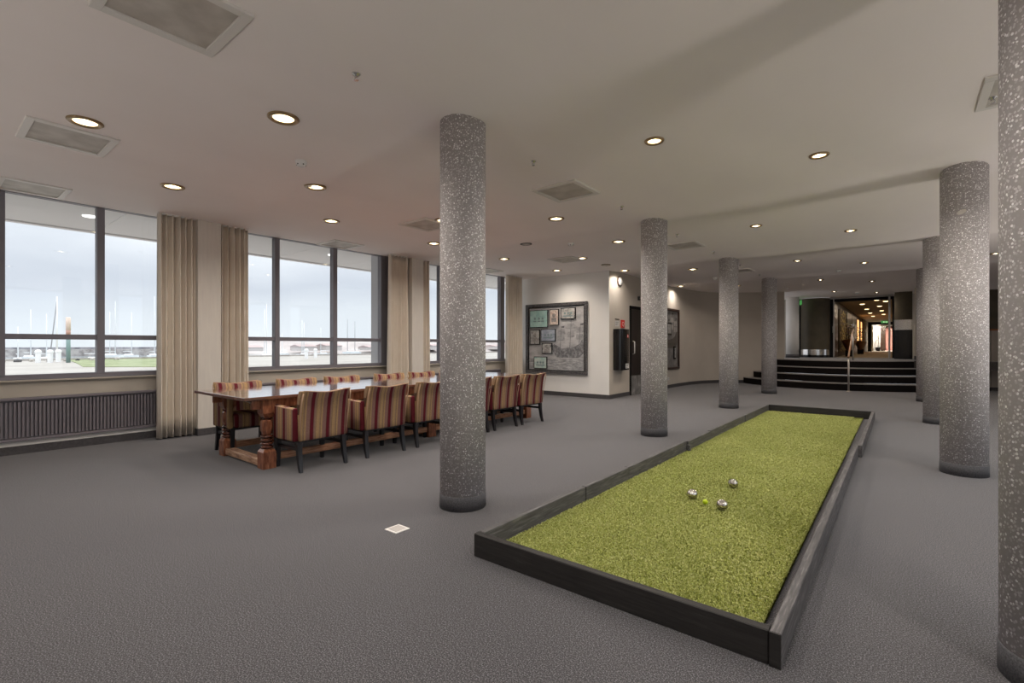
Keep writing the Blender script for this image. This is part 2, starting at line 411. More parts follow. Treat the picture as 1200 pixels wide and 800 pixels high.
# cream round end pier on landing left + recess
struct(box('wall_landing', M['beige_wall'], -5.3, -3.1, 22.2, 22.4, .6, 3.16), 'beige wall at the back of the landing, left of the doorway', 'wall')
o = MB().lathe([(.22, ZL), (.22, 3.15)], 32, (-3.17, 21.1, 0)).build('wall_round_pier', M['white_wall']); struct(o, 'rounded cream pier beside the dark curved panel', 'wall')
MB().lathe([(.23, ZL), (.23, ZL+.12)], 32, (-3.17, 21.1, 0)).build('skirting', M['skirting'], o)
# right pier by column
o = box('wall_slim_pier', M['beige_wall'], .40, .56, 20.1, 20.5, ZL, 3.15); struct(o, 'slim beige pier at the right end of the landing', 'wall')
box('skirting', M['skirting'], .385, .575, 20.085, 20.5, ZL, ZL+.12, o)
# left curved panel with kick band
def curved_panel(name, c, r, a0, a1, label, bandz, blackz, panel_m, cat):
    e = empty(name, (c[0], c[1], ZL)); tag(e, label, cat)
    def seg(n, m, r0, r1, z0, z1):
        k = 20; A = [(r1*math.cos(R(a0+(a1-a0)*i/k)), r1*math.sin(R(a0+(a1-a0)*i/k))) for i in range(k+1)]
        B = [(r0*math.cos(R(a1+(a0-a1)*i/k)), r0*math.sin(R(a1+(a0-a1)*i/k))) for i in range(k+1)]
        return autosmooth(MB().prism(A+B, z0-ZL, z1-ZL).build(n, m, e))
    seg('panel', panel_m, r-.04, r, ZL, 3.10)
    seg('steel_band', M['chrome'], r-.01, r+.012, *bandz)
    seg('black_base', M['black'], r-.01, r+.02, *blackz)
    return e
curved_panel('curved_screen', (-2.55, 22.15), .49, 170, 355, 'dark olive curved screen with a steel kick band left of the doorway', (ZL+.09, ZL+.30), (ZL, ZL+.09), M['olive'], 'screen')
scr = [o for o in C.objects if o.name == 'curved_screen'][0]
MB().box(-.53, -.47, -.12, .12, 0, 2.27, .004, 1).build('edge_post', M['matt_black'], scr)
cp = curved_panel('curved_counter', (.22, 22.15), 1.25, 254, 276, 'tall black counter with a polished steel rim right of the doorway', (ZL+.98, ZL+1.32), (ZL, ZL+.98), M['olive'], 'counter')
# door frame of the corridor
e = empty('door_2', (-1.1, 22.2, ZL)); struct(e, 'wide open black framed doorway at the top of the steps', 'door')
def D(n, m, x0, x1, y0, y1, z0, z1): return MB().box(x0+1.1, x1+1.1, y0-22.2, y1-22.2, z0-ZL, z1-ZL, .004, 1).build(n, M[m], e)
D('post', 'matt_black', -2.06, -1.97, 22.12, 22.3, ZL, 3.12); D('post', 'matt_black', -.19, -.10, 22.12, 22.3, ZL, 3.12)
M['alu'] = mat('silver_anodised_frame', (.40, .38, .37), .4, .5)
D('silver_stile', 'alu', -1.965, -1.925, 22.1, 22.3, ZL, 3.06); D('silver_stile', 'alu', -.30, -.24, 22.1, 22.3, ZL, 3.06)
D('lintel', 'matt_black', -1.97, -.19, 22.14, 22.28, 2.96, 3.06); D('lintel_trim', 'alu', -2.06, -.10, 22.09, 22.13, 3.06, 3.12)
D('door_handle', 'alu', -1.975, -1.915, 22.04, 22.1, 1.78, 2.02)
struct(box('wall_doorside', M['beige_wall'], -.09, .75, 22.2, 22.4, ZL, 3.16), 'beige strip of wall between the doorway and the dark counter', 'wall')

# ================================================================ CORRIDOR beyond
struct(box('floor_corridor', M['brown_carpet'], -2.3, .9, 22.4, 60, ZL-.1, ZL-.004), 'gold brown patterned carpet of the corridor', 'floor')
M['corr_ceiling'] = mat('corridor_ceiling', (.42, .35, .27), .8)
struct(box('ceiling_corridor', M['corr_ceiling'], -2.3, .9, 22.4, 60, 3.10, 3.2), 'warm brown corridor ceiling with small downlights', 'ceiling')
M['walnut'] = wood('walnut_panel', [(.3, (.028, .013, .008)), (.6, (.06, .028, .016)), (.8, (.10, .05, .03))], (14, 14, 1.2), .35, .2, .1)
cw = box('wall_corridor_left', mat('dark_brown_wall', (.05, .026, .016), .6), -2.3, -1.97, 22.4, 60, ZL, 3.15); struct(cw, 'dark brown left wall of the corridor', 'wall')
for k, (a, b) in enumerate(((22.45, 23.5), (28.2, 31), (31.2, 34.6))):
    box('panel', M['walnut'], -1.97, -1.93, a, b, ZL, 2.9, cw)
for k, (a, b) in enumerate(((36.0, 37.2), (39.4, 40.4))):
    box('lit_niche', mat('amber_lit_niche', (.8, .45, .2), .5, emit=(1, .48, .16), estr=1.3), -1.975, -1.955, a, b, ZL+.3, 2.85, cw)
box('pale_pilaster', M['beige_wall'], -1.97, -1.88, 41.5, 46.5, ZL, 3.05, cw)
struct(box('wall_corridor_right', M['beige_wall'], .62, .8, 22.4, 60, ZL, 3.15), 'beige right wall of the corridor', 'wall')
# far glazed door
e = empty('door_3', (-.8, 46.8, ZL)); struct(e, 'glazed door in a pale frame at the end of the corridor', 'door')
def D3(n, m, x0, x1, z0, z1, y0=46.75, y1=46.9): return MB().box(x0+.8, x1+.8, y0-46.8, y1-46.8, z0-ZL, z1-ZL).build(n, m, e)
D3('header', M['matt_black'], -1.97, .62, 2.88, 3.1); D3('side_panel', M['matt_black'], -1.97, -1.66, ZL, 2.88)
D3('frame', M['white_paint'], -1.66, -1.56, ZL, 2.86); D3('frame', M['white_paint'], -1.56, .4, 2.76, 2.86); D3('frame', M['white_paint'], .3, .4, ZL, 2.76); D3('side_panel', M['matt_black'], .4, .62, ZL, 2.88)
D3('pane', M['glass'], -1.56, .3, ZL, 2.76, 46.82, 46.83)
# lobby beyond
struct(box('floor_lobby', mat('pale_lobby_floor', (.55, .5, .45), .3), -3.5, 3, 46.95, 60, ZL-.004, ZL+.004), 'pale shiny lobby floor behind the far glass door', 'floor')
lb = MB(); lb.box(-3.5, 3, 56, 56.2, ZL, 3.1); struct(lb.build('wall_lobby', mat('wine_red_wall', (.22, .04, .035), .6)), 'wine red wall of the lobby behind the far glass door', 'wall')
tag(box('white_partition', M['white_paint'], -1.95, -1.15, 48.6, 48.7, ZL, 3.08), 'bright white partition behind the far glass door', 'partition')
tag(box('brown_partition', M['walnut'], -1.12, -.86, 49.2, 49.4, ZL, 3.08), 'dark red brown partition right of the white one in the lobby', 'partition')
tag(box('pink_panel', mat('rose_tint', (.62, .28, .24), .8), -.9, -.45, 54, 54.1, ZL, 2.8), 'rose coloured panel in the lit lobby', 'curtain')  # plain rose panel for the lit pinkish area of the lobby
def exit_sign(loc, label, rz=0):
    e = empty('exit_sign', loc, rz); tag(e, label, 'sign')
    MB().box(-.2, .2, -.03, .03, -.08, .08, .01).build('housing', mat('exit_green', (.03, .35, .10), .5, emit=(.10, .45, .10), estr=.35), e)
    MB().tube([(0, 0, .08), (0, 0, .22 if loc[2] < 2.9 else .12)], .008, 6).build('hanger', M['alu'], e)
    wm = mat('exit_white', (.9, 1, .9), .5, emit=(.75, 1, .6), estr=.8)
    a = MB(); a.box(-.03, .1, -.036, -.03, -.012, .012)
    v = [a.bm.verts.new(p) for p in ((-.08, -.034, 0), (-.02, -.034, .05), (-.02, -.034, -.05), (-.08, -.031, 0), (-.02, -.031, .05), (-.02, -.031, -.05))]
    a.bm.faces.new(v[:3]); a.bm.faces.new(v[3:]); 
    for i in range(3): a.bm.faces.new((v[i], v[(i+1) % 3], v[3+(i+1) % 3], v[3+i]))
    a.build('arrow', wm, e)
    p = MB(); p.lathe([(.014, -.035), (.014, -.031)], 10, (.14, 0, .045), axis='y'); p.box(.125, .155, -.036, -.031, -.02, .03); p.box(.12, .133, -.036, -.031, -.06, -.02); p.box(.147, .16, -.036, -.031, -.06, -.02)
    p.build('running_figure', wm, e); return e
exit_sign((-.82, 44.2, 2.99), 'green lit exit sign hanging before the far glass door')
exit_sign((-1.0, 49.6, 2.86), 'smaller green exit sign behind the far glass door')
exit_sign((-2.93, 21.35, 2.93), 'narrow green exit sign edge-on above the curved screen', R(100))
# far corridor lights
for i, (x, y) in enumerate([(-1.24, 25.9), (-1.24, 29.6), (-1.24, 33.3), (-1.24, 37), (-.69, 23.9), (-.69, 27.7), (-.69, 31.4), (-.69, 35.1), (-.42, 24.8)]):
    e = empty('downlight', (x, y, 3.10)); tag(e, 'small lit corridor downlight, number %s from the doorway in its %s row' % (['one', 'two', 'three', 'four', 'one', 'two', 'three', 'four', 'one'][i], 'left' if i < 4 else ('middle' if i < 8 else 'right')), 'downlight', 'downlights in the corridor')
    MB().lathe([(.12, 0), (.12, -.012), (.09, -.012), (.09, 0)], 16).build('trim_ring', M['brass'], e)
    MB().lathe([(.09, 0), (.088, -.02), (.06, -.035), (.001, -.04)], 16).build('lens', M['lens'], e)
# corridor planters
def foliage(name, n, r, h, seed, m):
    rnd = random.Random(seed); b = MB()
    for k in range(n):
        a = rnd.uniform(0, 2*PI); q = rnd.uniform(.1, 1)**.6*r; z = rnd.uniform(.1, 1)*h
        p = Vector((q*math.cos(a), q*math.sin(a), z)); l = rnd.uniform(.06, .13)
        d = Vector((math.cos(a), math.sin(a), rnd.uniform(-.2, .8))).normalized(); s_ = d.cross(Vector((0, 0, 1))).normalized()*l*.35
        vs = [b.bm.verts.new(x) for x in (p, p+d*l*.5+s_, p+d*l, p+d*l*.5-s_)]; b.bm.faces.new(vs)
    return b, name, m
leafm = mat('dark_leaf', (.05, .055, .02), .5); goldleaf = mat('dry_gold_leaf', (.30, .22, .07), .6)
def boat_planter(loc, rz, sx, label, leaf, seed, n=220, h=.75):
    e = empty('planter', loc, rz); tag(e, label, 'planter')
    b = MB(); secs = []
    for z, wx, wy in ((0, .32, .1), (.12, .42, .15), (.3, .62, .22), (.42, .82, .27), (.42, .76, .23), (.34, .6, .17)):
        secs.append([(sx*wx*math.cos(2*PI*k/24), wy*math.sin(2*PI*k/24), z+(.07*abs(math.cos(2*PI*k/24))**3 if z > .2 else 0)) for k in range(24)])
    autosmooth(b.loft(secs).build('bowl', wood('planter_wood', [(.3, (.10, .035, .012)), (.6, (.25, .10, .035)), (.8, (.42, .20, .08))], (2, 9, 9), .35, .3), e), 50)
    for s in (-1, 1): MB().box(s*sx*.25-.05, s*sx*.25+.05, -.12, .12, -.22, .04, .01).build('foot', M['matt_black'], e)
    b, nm, m = foliage('foliage', n, .17, h, seed, leaf)
    f = b.build('foliage', m, e); f.location = (0, 0, .4); tag(f, kind='stuff')
    for k in range(3): MB().tube([(.12*(k-1), 0, .35), (.16*(k-1), .03, .75), (.28*(k-1), 0, 1.0)], .012, 6).build('stem', M['walnut'], e)
boat_planter((-1.62, 24.6, ZL+.22), R(90), .8, 'boat shaped wooden planter nearest the doorway in the corridor', goldleaf, 3)
boat_planter((-1.58, 31.5, ZL+.22), R(90), 1.2, 'boat shaped wooden planter farther down the corridor', leafm, 5)
# gold leaf wall hanging
wh = empty('wall_hanging', (-1.96, 25.7, 1.9)); tag(wh, 'gold leafy hanging on the dark corridor wall above the planter', 'wall hanging')
box('backing', mat('hanging_cloth', (.08, .05, .02), .7), 0, .03, -1.6, 1.6, -.9, .9, wh)
rnd = random.Random(9); b = MB()
for k in range(260):
    y, z = rnd.uniform(-1.5, 1.5), rnd.uniform(-.85, .85); a = rnd.uniform(0, PI); l = rnd.uniform(.08, .17); s_ = l*.3
    c_, n_ = math.cos(a), math.sin(a)
    v = [b.bm.verts.new((.035+rnd.uniform(0, .03), y+p*c_-q*n_, z+p*n_+q*c_)) for p, q in ((0, 0), (l/2, s_), (l, 0), (l/2, -s_))]; b.bm.faces.new(v)
tag(b.build('leaf_pattern', mat('gold_leaf', (.50, .36, .12), .5), wh), kind='stuff')
# plant in lobby
e = empty('lobby_plant', (-1.3, 48.2, ZL)); tag(e, 'dark potted plant before the white lobby partition', 'plant')
autosmooth(MB().lathe([(.12, 0), (.18, .3), (.16, .3)], 16).build('pot', M['matt_black'], e))
MB().tube([(0, 0, .25), (.03, 0, .7), (0, 0, 1.1)], .02, 6).build('stem', M['walnut'], e)
b, nm, m = foliage('foliage', 120, .3, 1.0, 11, leafm); f = b.build('foliage', m, e); f.location = (0, 0, .55); tag(f, kind='stuff')

# ================================================================ COLUMNS
def column(x, y, label, r=.185):
    e = empty('column', (x, y, 0)); tag(e, label, 'column')
    MB().lathe([(r, .085), (r, 3.15)], 64, cap=True).build('shaft', M['pebble'], e)
    MB().lathe([(r+.004, 0), (r+.004, .11), (r+.001, .115), (r-.01, .115)], 64).build('base_band', M['column_base'], e)
    return e
cols = [(-2.78, 2.84, 'speckled grey round column before the striped chairs, tallest left of the green court'),
        (-2.78, 6.79, 'speckled grey round column left of the court, next behind the tallest left one'),
        (-2.78, 10.74, 'speckled grey round column at the far left corner of the green court'),
        (-2.75, 14.62, 'smallest speckled grey round column, just left of the black steps'),
        (.50, 2.76, 'huge speckled grey round column cut off by the right picture edge'),
        (.515, 6.71, 'thick speckled grey round column right of the court with a pale chip near its top'),
        (.50, 10.74, 'speckled grey round column right of the court, half hidden behind the thick chipped one'),
        (.50, 14.75, 'thin sliver of speckled column right of the steps, farthest of the right row')]
ce = [column(*c_) for c_ in cols]
# pale chip on the thick column
d = Vector((-.515, -6.71)).normalized(); pa = MB().lathe([(.001, .001), (.028, .0012), (.03, 0)], 9, (0, 0, 0), axis='x', smooth=False)
pa.deform(lambda x, y, z: (x, y*1.25, z*.8+.01*math.sin(40*y)))
o = pa.build('plaster_chip', M['pier_wall'], ce[5]); an = math.atan2(d.y, d.x)-R(5); o.location = (.1855*math.cos(an), .1855*math.sin(an), 2.62); o.rotation_euler = (0, 0, an)

# ================================================================ PETANQUE COURT
court = empty('court_frame', (-1.2, 6.4, 0)); tag(court, 'long rectangular frame of black stained planks around the green turf', 'court frame')
def plank(x0, x1, y0, y1, z1, m, jit=0, seed=0):
    rnd = random.Random(seed); b = MB().box(x0, x1, y0, y1, .0, z1, .004, 1)
    def fn(x, y, z): return (x+1.2, y-6.4, z)
    b.deform(fn); return b.build('plank', M[m], court)
for k, (a, b_, j) in enumerate([(2.24, 3.475, 0), (3.485, 4.285, .004), (4.295, 5.90, -.002), (5.925, 6.83, .012), (6.84, 8.7, .008), (8.71, 10.55, .014)]):
    plank(-2.05+j, -2.005+j, a, b_, .142 if k != 3 else .136, 'lit_plank_y')
for k, (a, b_, j) in enumerate([(2.19, 6.88, 0), (6.92, 10.59, .035)]):
    plank(-.412+j, -.368+j, a, b_, .142 if k == 0 else .137, 'lit_plank_y')
plank(-2.05, -.414, 2.19, 2.236, .142, 'black_plank_x'); plank(-2.03, -.33, 10.56, 10.605, .14, 'black_plank_x')
for (x, y) in ((-1.995, 2.3), (-.45, 2.3), (-1.98, 5.9), (-.40, 6.9)):
    MB().box(x-.02+1.2, x+.02+1.2, y-.02-6.4, y+.02-6.4, 0, .1, .003, 1).build('corner_block', M['lit_plank_y'], court)
MB().box(-.411+1.2, -.369+1.2, 2.184-6.4, 2.192-6.4, .001, .141).build('end_grain', M['black_plank_x'], court)
turf = empty('artificial_turf', (-1.2, 6.4, 0)); tag(turf, 'bright yellow green artificial grass mat filling the black plank frame', 'turf')
M['turf_base'] = nmat('turf_backing', [(.3, (.09, .10, .018)), (.7, (.18, .20, .045))], 60, rough=.95, spec=.1, bstr=.6, bdist=.01)
def blade():
    m = mat('turf_blade', rough=.55, spec=.3); nt = m.node_tree; b = nt.nodes['Principled BSDF']
    v = coord(nt); f = noise(nt, v, 75, 2, .8); g = noise(nt, v, 1.3, 2)
    mx = N(nt, 'ShaderNodeMixRGB', blend_type='MULTIPLY'); mx.inputs[0].default_value = .7
    nt.links.new(ramp(nt, f, [(.30, (.27, .31, .075)), (.5, (.48, .515, .145)), (.70, (.82, .82, .46))]), mx.inputs[1])
    nt.links.new(ramp(nt, g, [(.35, (.82, .84, .75)), (.65, (1, 1, 1))]), mx.inputs[2])
    nt.links.new(mx.outputs[0], b.inputs['Base Color']); return m
TX0, TX1, TY0, TY1 = -1.995, -.488, 2.245, 10.5
MB().box(TX0+1.2, TX1+1.2, TY0-6.4, TY1-6.4, .004, .022).build('mat_backing', M['turf_base'], turf)
def blades(n, seed):
    g = np.random.default_rng(seed)
    u = g.random(n); y = TY0+(TY1-TY0)*u**1.35; x = g.uniform(TX0, TX1, n)
    cut = ~((x > -.62) & (y > 10.25)); x = x[cut]; y = y[cut]; n = len(x)
    a = g.uniform(0, 2*PI, n); ln = g.uniform(.006, .015, n); h = g.uniform(.006, .016, n); wd = g.uniform(.002, .0036, n)
    dx, dy = np.cos(a), np.sin(a); z0 = .021
    P = np.zeros((n, 4, 3)); P[:, 0] = np.stack([x-dy*wd, y+dx*wd, np.full(n, z0)], 1); P[:, 1] = np.stack([x+dy*wd, y-dx*wd, np.full(n, z0)], 1)
    P[:, 2] = np.stack([x+dx*ln*.5+dy*wd*.8, y+dy*ln*.5-dx*wd*.8, z0+h], 1); P[:, 3] = np.stack([x+dx*ln, y+dy*ln, z0+h*.9], 1)
    P[:, :, 0] += 1.2; P[:, :, 1] -= 6.4
    P = P.reshape(-1, 3); base = np.arange(n)*4
    F = np.stack([base, base+1, base+2, base+3], 1)
    me = bpy.data.meshes.new('grass_blades'); me.vertices.add(len(P)); me.vertices.foreach_set('co', P.ravel())
    me.loops.add(4*n); me.loops.foreach_set('vertex_index', F.ravel().astype(np.int32))
    me.polygons.add(n); me.polygons.foreach_set('loop_start', (np.arange(n)*4).astype(np.int32))
    try: me.polygons.foreach_set('loop_total', np.full(n, 4, dtype=np.int32))
    except Exception: pass
    me.update(calc_edges=True); me.validate(); me.materials.append(blade())
    o = bpy.data.objects.new('grass_blades', me); C.objects.link(o); o.parent = turf; tag(o, kind='stuff')
blades(420000, 4)
# boules and jack
def boule():
    m = mat('steel_boule_painted_highlights', (.62, .58, .55), .16, 1); nt = m.node_tree; b = nt.nodes['Principled BSDF']
    v = coord(nt); f = noise(nt, v, 40, 3); nt.links.new(ramp(nt, f, [(.35, (.42, .38, .36)), (.6, (.92, .88, .85))]), b.inputs['Base Color']); return m  # highlight contrast is put into the patchy steel colour
M['boule'] = boule()
for i, (x, y, l) in enumerate([(-1.335, 4.06, 'steel boule left of the small yellow jack'), (-1.065, 3.93, 'steel boule nearest the camera, right of the yellow jack'), (-1.155, 4.60, 'steel boule lying farthest back, alone behind the yellow jack')]):
    e = empty('boule', (x, y, .070), R(40*i)); tag(e, l, 'boule', 'steel boules on the green turf')
    s = bmesh.new(); bmesh.ops.create_uvsphere(s, u_segments=28, v_segments=18, radius=.042); me = bpy.data.meshes.new('ball')
    for f in s.faces: f.smooth = True
    s.to_mesh(me); s.free(); me.materials.append(M['boule']); o = bpy.data.objects.new('ball', me); C.objects.link(o); o.parent = e
    for t in (-.012, .012):
        g = MB().lathe([(math.sqrt(.0424**2-(t-.0015)**2), t-.0015), (math.sqrt(.0424**2-(t+.0015)**2), t+.0015)], 28, cap=False).build('groove', M['plastic_dark'], e); g.rotation_euler = (R(35), 0, 0)
s = bmesh.new(); bmesh.ops.create_uvsphere(s, u_segments=20, v_segments=14, radius=.020); me = bpy.data.meshes.new('jack_ball')
for f in s.faces: f.smooth = True
s.to_mesh(me); s.free(); me.materials.append(M['jack']); o = bpy.data.objects.new('jack_ball', me); C.objects.link(o); o.location = (-1.205, 3.975, .055); tag(o, 'tiny yellow green jack ball between the steel boules', 'ball')
# floor card
e = empty('floor_plate', (-2.77, 2.17, 0)); tag(e, 'small square white plate lying on the carpet left of the court', 'plate')
MB().box(-.062, .062, -.062, .062, 0, .007, .002, 1).build('rim', M['white_paint'], e)
MB().box(-.044, .044, -.044, .044, .006, .009).build('insert', mat('pale_grey_insert', (.5, .48, .46), .5), e)

# ================================================================ HANDRAIL
e = empty('handrail', (-1.1, 16.3, 0)); tag(e, 'slim steel handrail in the middle of the black steps', 'handrail')
P1 = Vector((0, 0)); P2 = Vector((-.08, 2.75))
MB().tube([(0, .18, 0), (0, .18, 1.0)], .022, 12).build('post', M['brushed'], e)
MB().lathe([(.06, 0), (.06, .015), (.03, .03)], 20, (0, .18, 0)).build('foot_flange', M['brushed'], e)
MB().tube([(-.02, 2.15, ZL), (-.02, 2.15, ZL+.92)], .022, 12).build('post', M['brushed'], e)
MB().tube([(0, .10, .96), (0, .18, 1.0), (-.02, 2.15, ZL+.92), (-.02, 2.35, ZL+.94)], .024, 12).build('rail', mat('warm_wood_rail', (.28, .15, .08), .35), e)

# ================================================================ RADIATORS
def radiator(y0, y1, label):
    e = empty('radiator', (-8.2, y0, .16)); tag(e, label, 'radiator', 'radiators under the windows'); L = y1-y0
    MB().box(-.055, -.01, 0, L, .02, .48).build('back_panel', M['radiator'], e)
    MB().box(-.065, .045, -.005, L+.005, .485, .515, .004, 1).build('top_grille', M['radiator'], e)
    MB().box(-.06, .04, -.005, 0, 0, .5).build('end_cap', M['radiator'], e); MB().box(-.06, .04, L, L+.005, 0, .5).build('end_cap', M['radiator'], e)
    MB().box(-.03, .035, 0, L, 0, .03, .003, 1).build('bottom_rail', M['radiator'], e)
    b = MB(); n = int(L/.036)
    for k in range(n):
        y = (k+.5)*L/n; w_ = .012
        b.loft([[(-.012, y-w_, z), (.028, y-w_*.75, z), (.028, y+w_*.75, z), (-.012, y+w_, z)] for z in (.045, .465)])
    tag(b.build('fins', M['radiator'], e), kind='stuff')
    for yy in (.15, L-.15): MB().box(-.12, -.05, yy-.02, yy+.02, .1, .42).build('bracket', M['white_paint'], e)
radiator(-.98, 2.24, 'long dark ribbed radiator under the window nearest the camera')
radiator(3.35, 6.2, 'dark ribbed radiator behind the near half of the table')
radiator(7.1, 9.75, 'dark ribbed radiator under the window behind the nearest column')

# ================================================================ CURTAINS
def curtain(y0, y1, pl, label, seed, xb=-7.99, amp=.075, flare=0):
    rnd = random.Random(seed); n = pl*14; zs = [.02, .3, .8, 1.4, 2.0, 2.6, 2.95, 3.115]
    ph = [rnd.uniform(-.6, .6) for _ in range(pl+1)]; am = [rnd.uniform(.6, 1.25) for _ in range(pl+1)]
    b = MB(); grid = []
    for z in zs:
        row = []; t = z/3.1
        for i in range(n+1):
            s = i/n; k = s*pl; j = int(min(k, pl-1)); fr = k-j
            A = amp*(am[j]*(1-fr)+am[j+1]*fr)*(1.0-.25*t)
            p = ph[j]*(1-fr)+ph[j+1]*fr
            th = 2*PI*k+p*(1-t*.6)
            x = xb+A*math.sin(th)*(1+.15*math.sin(2*th))
            spread = 1+flare*(1-t)
            yc = (y0+y1)/2; y = yc+((y0-yc)+(y1-y0)*s)*spread + .012*math.sin(2*th+p)
            row.append(b.bm.verts.new((x, y, z)))
        grid.append(row)
    for a, c_ in zip(grid, grid[1:]):
        for i in range(n): f = b.bm.faces.new((a[i], a[i+1], c_[i+1], c_[i])); f.smooth = True
    e = empty('curtain', ((xb), (y0+y1)/2, 0)); tag(e, label, 'curtain')
    o = b.build('cloth', M['curtain'], None, True); o.parent = e; o.matrix_parent_inverse = Matrix.Translation(e.location).inverted()
    md = o.modifiers.new('s', 'SOLIDIFY'); md.thickness = .004
    tr = MB().box(-.02, .02, -(y1-y0)/2, (y1-y0)/2, 3.105, 3.135).build('track', M['white_paint'], e)
    return e
curtain(2.17, 2.62, 6, 'beige pleated curtain beside the radiator, leftmost of all', 1, -7.96)
curtain(2.96, 3.36, 5, 'beige pleated curtain behind the near table end, right of the first pier', 2, -8.0)
curtain(6.04, 6.50, 6, 'beige pleated curtain at the right end of the second window', 3, -7.97, flare=.16)
curtain(6.88, 7.12, 3, 'narrow beige curtain just left of the tallest left column', 4, -8.0, flare=.2)
curtain(9.72, 10.42, 7, 'beige pleated curtain in the corner beside the large picture', 5, -7.97)
curtain(-1.0, -.55, 5, 'beige curtain at the camera end of the first window', 6, -7.97)

# ================================================================ TABLE
TXC, TYB, TYE = -5.75, 2.13, 7.24
tb = empty('refectory_table', (TXC, 2.4, 0)); tag(tb, 'very long reddish brown oak table with turned legs and glossy top', 'table')
W2 = .68
nb = 5
for k in range(nb):
    a = -W2+2*W2*k/nb; b_ = a+2*W2/nb
    o = MB().box(a+.001-.07, b_-.001-.07, TYB-2.4, TYE-2.4, .735, .768, .003, 1).build('top_board', M['oak_top'], tb)
for y in (TYB-2.4-.0, TYE-2.4-.07): pass
legs_y = [0, 2.28, 4.575]
def leg(x, y):
    b = MB()
    hw = .068
    def sq(w_, z): return [(x+sx*w_, y+sy*w_, z) for sx, sy in ((-1, -1), (1, -1), (1, 1), (-1, 1))]
    e1 = MB().loft([sq(hw, 0), sq(hw, .175), sq(hw*.72, .205)]).build('leg', M['oak_leg'], tb)
    MB().loft([sq(hw*.6, .535), sq(hw, .585), sq(hw, .73)]).build('leg_block', M['oak_leg'], e1)
    MB().lathe([(.048, .36), (.062, .40), (.066, .47), (.060, .505), (.05, .515)], 8, (x, y, 0), smooth=False, rot=PI/8).build('leg_drum', M['oak_leg'], e1)
    prof = [(.040, .20)]
    for z in (.225, .262, .30, .337): prof += [(.040, z-.017), (.058, z-.011), (.064, z), (.058, z+.011), (.040, z+.017)]
    prof += [(.046, .362)]
    autosmooth(MB().lathe(prof, 24, (x, y, 0)).build('leg_rings', M['oak_ring'], e1), 60)
    autosmooth(MB().lathe([(.05, .51), (.036, .52), (.055, .53), (.055, .54), (.04, .548)], 24, (x, y, 0)).build('leg_collar', M['oak_ring'], e1), 60)
    return e1
for ly in legs_y:
    for lx in (-.50, .50): leg(lx, ly)
    MB().box(-.44, .44, ly-.05, ly+.05, .015, .088, .006, 1).build('cross_stretcher', M['oak_rail_x'], tb)
for lx in (-.5, .5):
    for a, b_ in zip(legs_y, legs_y[1:]):
        MB().box(lx-.035, lx+.035, a+.066, b_-.066, .075, .148, .006, 1).build('side_rail', M['oak_rail_y'], tb)
    MB().box(lx-.02, lx+.02, -.16, 4.73, .63, .728, .004, 1).build('apron', M['oak_leg'], tb)
MB().box(-.44, .44, .03, .06, .655, .728, .004, 1).build('end_apron', M['oak_leg'], tb)
MB().tube([(-.43, -.02, .69), (0, .02, .665), (.43, -.02, .62)], .008, 6).build('iron_brace', M['brushed'], tb)

